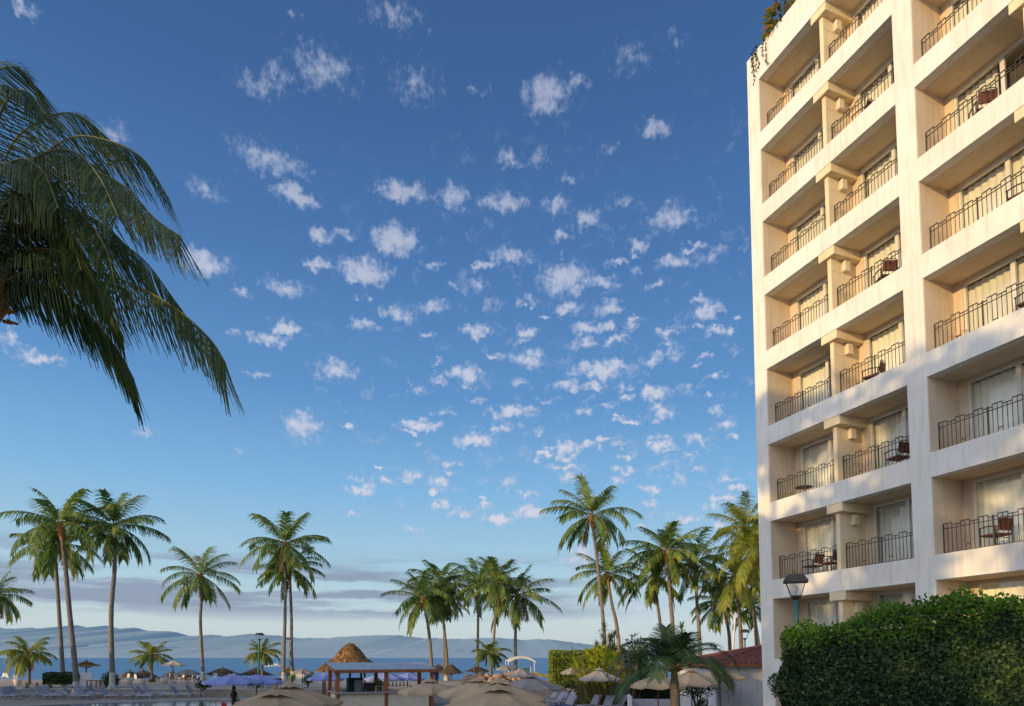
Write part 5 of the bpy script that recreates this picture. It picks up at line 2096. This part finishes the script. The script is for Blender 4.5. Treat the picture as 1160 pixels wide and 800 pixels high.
# white pots catching the sun
pm = MB()
pm.lathe([(0, 0), (.26, 0), (.36, .5), (.38, .62), (.33, .62), (.3, .5), (0, .5)], 14)
pme = pm.mesh('white_pot')
pme.materials.append(M['pot'])
for i, (px, Yr) in enumerate(((147, 68), (162.5, 68), (21.5, 66), (187, 70))):
    o = bpy.data.objects.new('white_pot', pme)
    col.objects.link(o)
    o.location = ((px - 580) / 741 * Yr, Yr, .6)
    tag(o, ['white pot left of the golden beach palm, further left one', 'white pot just left of the golden beach palm trunk',
            'white pot at the far left near the low spiky plant', 'white pot under the cream beach parasol'][i], 'pot', 'white pots on the terrace')
# white panel, table, sign
p = at(98, 762, 61)
t = thing('privacy_screen', 'plain white upright panel between the two left palm feet', 'panel', (p.x, 61, .6))
mb = MB()
mb.bbox(-.48, .48, -.03, .03, .12, p.z - .6, .01)
obj('board', mb, M['board'], t)
for x in (-.5, .5):
    mb = MB()
    mb.bbox(x - .03, x + .03, -.04, .04, 0, p.z - .58, .006)
    obj('post', mb, M['alu'], t)
p = at(340, 762, 62)
t = thing('sign_board', 'white sign board standing under the grey white parasol', 'panel', (p.x, 62, .6))
mb = MB()
mb.bbox(-.34, .34, -.03, .03, .15, p.z - .6, .01)
obj('board', mb, M['board'], t)
for x in (-.36, .36):
    mb = MB()
    mb.bbox(x - .03, x + .03, -.04, .04, 0, p.z - .58, .006)
    obj('post', mb, M['alu'], t)
p = at(109, 778, 60)
t = thing('dark_table', 'dark wooden table right of the plain white panel', 'table', (p.x, 59.6, .6))
mb = MB()
mb.bbox(-.5, .5, -.35, .35, .68, .74, .01)
obj('tabletop', mb, M['brownchair'], t)
for x in (-.42, .42):
    for y in (-.28, .28):
        mb = MB()
        mb.bbox(x - .04, x + .04, y - .04, y + .04, 0, .678, .006)
        obj('leg', mb, M['brownchair'], t)
# steps by the pool house
t = thing('stone_steps', 'pale stone steps behind the low dark palm', 'steps', (7.0, 38.2, 0), R(-6))
mb = MB()
for i in range(5):
    mb.bbox(0, 2.9, .42 * i, .42 * (i + 1) - .006, 0, .2 + .17 * i, .01)
obj('treads', mb, M['steps'], t)
mb = MB()
mb.bbox(-.14, -.01, 0, 2.2, 0, 1.15, .01)
obj('side_wall', mb, M['whitewall'], t)

# floodlight on a palm trunk
p = at(325.8, 724, 78)
t = thing('floodlight', 'small dark floodlight fixed to the taller palm of the pair', 'lamp', (p.x - .04, 77.95, p.z))
mb = MB()
mb.bbox(0, .38, -.14, .14, -.1, .1, .02)
obj('housing', mb, M['dark'], t)
mb = MB()
mb.tube([(-.15, 0, 0), (.02, 0, 0)], .03, 6)
obj('bracket', mb, M['dark'], t)


# boats on the bay
def boat(label, px, Y, L, mast):
    x = (px - 580) / 741 * Y
    t = thing('sail_boat', label, 'boat', (x, Y, -1.2), .2, 'boats on the bay')
    mb = MB()
    sec = [(-.5, .28, .9), (-.3, .36, .8), (0, .38, .75), (.3, .28, .85), (.5, .02, 1.1)]
    vs = []
    for u, w, h in sec:
        w *= L * .35
        h *= L * .12
        vs += [(u * L, -w, h), (u * L, -w * .6, -.1), (u * L, w * .6, -.1), (u * L, w, h)]
    fs = []
    for i in range(4):
        for j in range(3):
            a = i * 4 + j
            fs.append((a, a + 4, a + 5, a + 1))
        fs.append((i * 4 + 3, i * 4 + 7, i * 4 + 4, i * 4))
    fs += [(0, 1, 2, 3), (16, 19, 18, 17)]
    mb.raw(vs, fs)
    obj('hull', mb, M['white'], t)
    mb = MB()
    mb.bbox(-L * .2, L * .12, -L * .07, L * .07, L * .09, L * .2, .05)
    obj('cabin', mb, M['white'], t)
    mb = MB()
    mb.tube([(.05 * L, 0, .1 * L), (.05 * L, 0, mast)], [.09, .06], 6)
    mb.tube([(.05 * L, 0, .25 * L), (-.4 * L, 0, .25 * L)], .07, 6)
    obj('mast', mb, M['white'], t)


boat('white boat with a mast in front of the palm pair, left one', 305.5, 330, 4.5, 5.5)
boat('white boat right of the smaller boat by the palm pair', 313.5, 350, 6.5, 7.5)


# ------------------------------------------------------------------ people
def person(label, loc, rz, shirt, trousers, scale=1.0, arm=.0):
    t = thing('person', label, 'person', loc, rz)
    V, E, Rr = [], [], []

    def add(p, r, par=None):
        V.append(Vector(p) * scale)
        Rr.append(tuple(x * scale for x in (r if isinstance(r, tuple) else (r, r))))
        if par is not None: E.append((par, len(V) - 1))
        return len(V) - 1
    pel = add((0, 0, .95), (.15, .11))
    wst = add((0, .005, 1.12), (.135, .10), pel)
    ch = add((0, .0, 1.32), (.165, .11), wst)
    nk0 = add((0, .01, 1.46), (.075, .07), ch)
    nk = add((0, .0, 1.53), .055, nk0)
    hd = add((0, -.015, 1.62), (.078, .09), nk)
    add((0, -.01, 1.70), (.066, .075), hd)
    for s in (-1, 1):
        sh = add((s * .18, .01, 1.40), .062, ch)
        el_ = add((s * .25, .03, 1.13), .045, sh)
        wr = add((s * .24 - s * arm * .1, -.08 - arm * .15, .90 + arm * .2), .032, el_)
        hn = add((s * .235 - s * arm * .12, -.11 - arm * .17, .82 + arm * .2), (.024, .036), wr)
        hp = add((s * .09, 0, .88), .10, pel)
        kn = add((s * .11, -.02, .50), .062, hp)
        an = add((s * .12, .03, .09), .042, kn)
        add((s * .13, -.13, .04), (.04, .03), an)
        fb = hn
        for f in range(4):
            add((s * (.235 - arm * .12) + (f - 1.5) * .017, -.125 - arm * .17 - .008 * (f % 2), .745 + arm * .2 + .008 * abs(f - 1.5)), .0085, fb)
        add((s * (.235 - arm * .12) - s * .04, -.135 - arm * .17, .80 + arm * .2), .010, fb)
    me = bpy.data.meshes.new('body')
    me.from_pydata(V, E, [])
    o = bpy.data.objects.new('body_tmp', me)
    col.objects.link(o)
    sk = o.modifiers.new('skin', 'SKIN')
    for i, v in enumerate(me.skin_vertices[0].data):
        v.radius = Rr[i]
        v.use_root = (i == 0)
    ss = o.modifiers.new('sub', 'SUBSURF')
    ss.levels = 2
    ss.render_levels = 2
    dg = bpy.context.evaluated_depsgraph_get()
    nm = bpy.data.meshes.new_from_object(o.evaluated_get(dg))
    bpy.data.objects.remove(o)
    nm.name = 'body'
    nm.materials.clear()
    for m_ in (M['skin'], shirt, trousers, M['dark']): nm.materials.append(m_)
    for pl in nm.polygons:
        z = pl.center.z / scale
        x = abs(pl.center.x) / scale
        y = pl.center.y / scale
        arm_ = x > .2 and z > .7
        pl.use_smooth = True
        if z < .085: pl.material_index = 3
        elif z < .98 and not arm_ and x < .2: pl.material_index = 2
        elif z < 1.49 and not (arm_ and z < 1.2): pl.material_index = 1
        else: pl.material_index = 0
    obj('body', nm, None or [M['skin']], t)
    mb = MB()
    c = Vector((0, .012, 1.685)) * scale
    mb.ball(c, .098 * scale, 0, 14, sq=(.9, 1.0, 1.0))
    mb.v = [(x, y, z) if not (y < -.04 * scale and z < 1.70 * scale) else (x * .9, y * .45 + .01, z) for x, y, z in mb.v]
    obj('hair', mb, M['hair'], t)
    mb = MB()
    for s in (-1, 1):
        mb.ball(Vector((s * .03, -.092, 1.645)) * scale, .011 * scale, 0, 6)
    obj('eyes', mb, M['hair'], t)
    mb = MB()
    mb.raw([Vector(v_) * scale for v_ in ((0, -.098, 1.655), (-.014, -.095, 1.61), (.014, -.095, 1.61), (0, -.122, 1.615))], [(0, 1, 3), (0, 3, 2), (1, 2, 3)])
    obj('nose', mb, M['skin'], t)
    return t


person('person in a dark green shirt standing under the lavender parasol', ((266.5 - 580) / 741 * 37.6, 37.6, 0), 2.6, M['greencloth'], M['greencloth'], 1.0, .6)
person('dark dressed person standing on the terrace behind the right end of the bar', ((494.5 - 580) / 741 * 63, 63, .6), .6, M['navy'], M['navy'], 1.0, .2)


# ------------------------------------------------------------------ unseen trees and an added wing that throw the long shadows
def shade_tree(label, c, a, top, r, seed, n=2600, low=3.5):
    nrm = Vector((-SUN_AZ.y, SUN_AZ.x, 0))        # right-hand perpendicular of the light
    x = nrm * c - SUN_AZ * a
    t = thing('shade_tree', label, 'tree', (x.x, x.y, 0), 0, 'trees behind the viewpoint')
    rg = random.Random(seed)
    mb = MB()
    mb.tube([(0, 0, 0), (.1, 0, low), (0, .2, top * .7)], [.4, .32, .12], 10)
    lf = MB()
    for k in range(15):
        z = low + (top - low) * rg.random() ** .62
        f = (z - low) / (top - low)
        rr = r * math.sin(math.pi * min(.97, .12 + .80 * f)) ** .6
        aa = rg.random() * 6.28
        q_ = rr * rg.random() ** .5
        cc = Vector((math.cos(aa) * q_, math.sin(aa) * q_, min(z, top - 1.2)))
        mb.tube([(0, 0, max(low * .8, cc.z - 3)), cc * .6 + Vector((0, 0, cc.z * .4)), cc], [.12, .07, .03], 5)
        leaf_blob(lf, cc, rg.uniform(1.4, 2.1), n // 15, .5, rg, 0, (1, 1, .75), .3)
    obj('trunk', mb, M['bark'], t)
    obj('crown', lf, M['tree'], t)


TREES = [(-10, -30, 18, 3.8), (-4.5, -31, 18, 4), (.5, -30, 18, 4), (5.5, -30, 18, 4), (-15, -29, 15, 4), (-19.5, -28, 12.5, 4), (-12.5, -18, 20.5, 3.8), (-7.0, -21, 19.6, 4.0), (-2.0, -18, 20.4, 3.8), (3.2, -20, 19.8, 4.0), (-17.5, -20, 16, 3.6), (-22, -18, 13.5, 3.4), (8, -18, 18, 4)]
for i, (c, a, top, r) in enumerate(TREES):
    shade_tree('broad leafy tree behind the viewpoint, throwing shade on the hotel', c, a, top, r, 60 + i, 2000 if a < -25 else 4800)
# low wing added unseen at the left to shade the pool deck
wing = thing('shade_wing', 'long low white wing added outside the picture to shade the pool', 'building',
             (.64 * -23 + .77 * -22, -(-.77) * 23 + .64 * -22, 0), math.atan2(.77, -.64))
mb = MB()
mb.box(0, 22, 0, 9, 0, 10.6)
mb.box(22, 58, 0, 9, 0, 8.9)
obj('wall', mb, M['facade'], wing)
mb = MB()
mb.box(-.2, 22.1, -.2, 9.2, 10.6, 10.9)
mb.box(22.1, 58.2, -.2, 9.2, 8.9, 9.2)
obj('parapet', mb, M['cream'], wing)
for i in range(14):
    for z in (1, 4, 7):
        mb = MB()
        mb.box(1.5 + i * 4, 3.5 + i * 4, -.02, .05, z, z + 1.5)
        obj('window', mb, M['room'], wing)
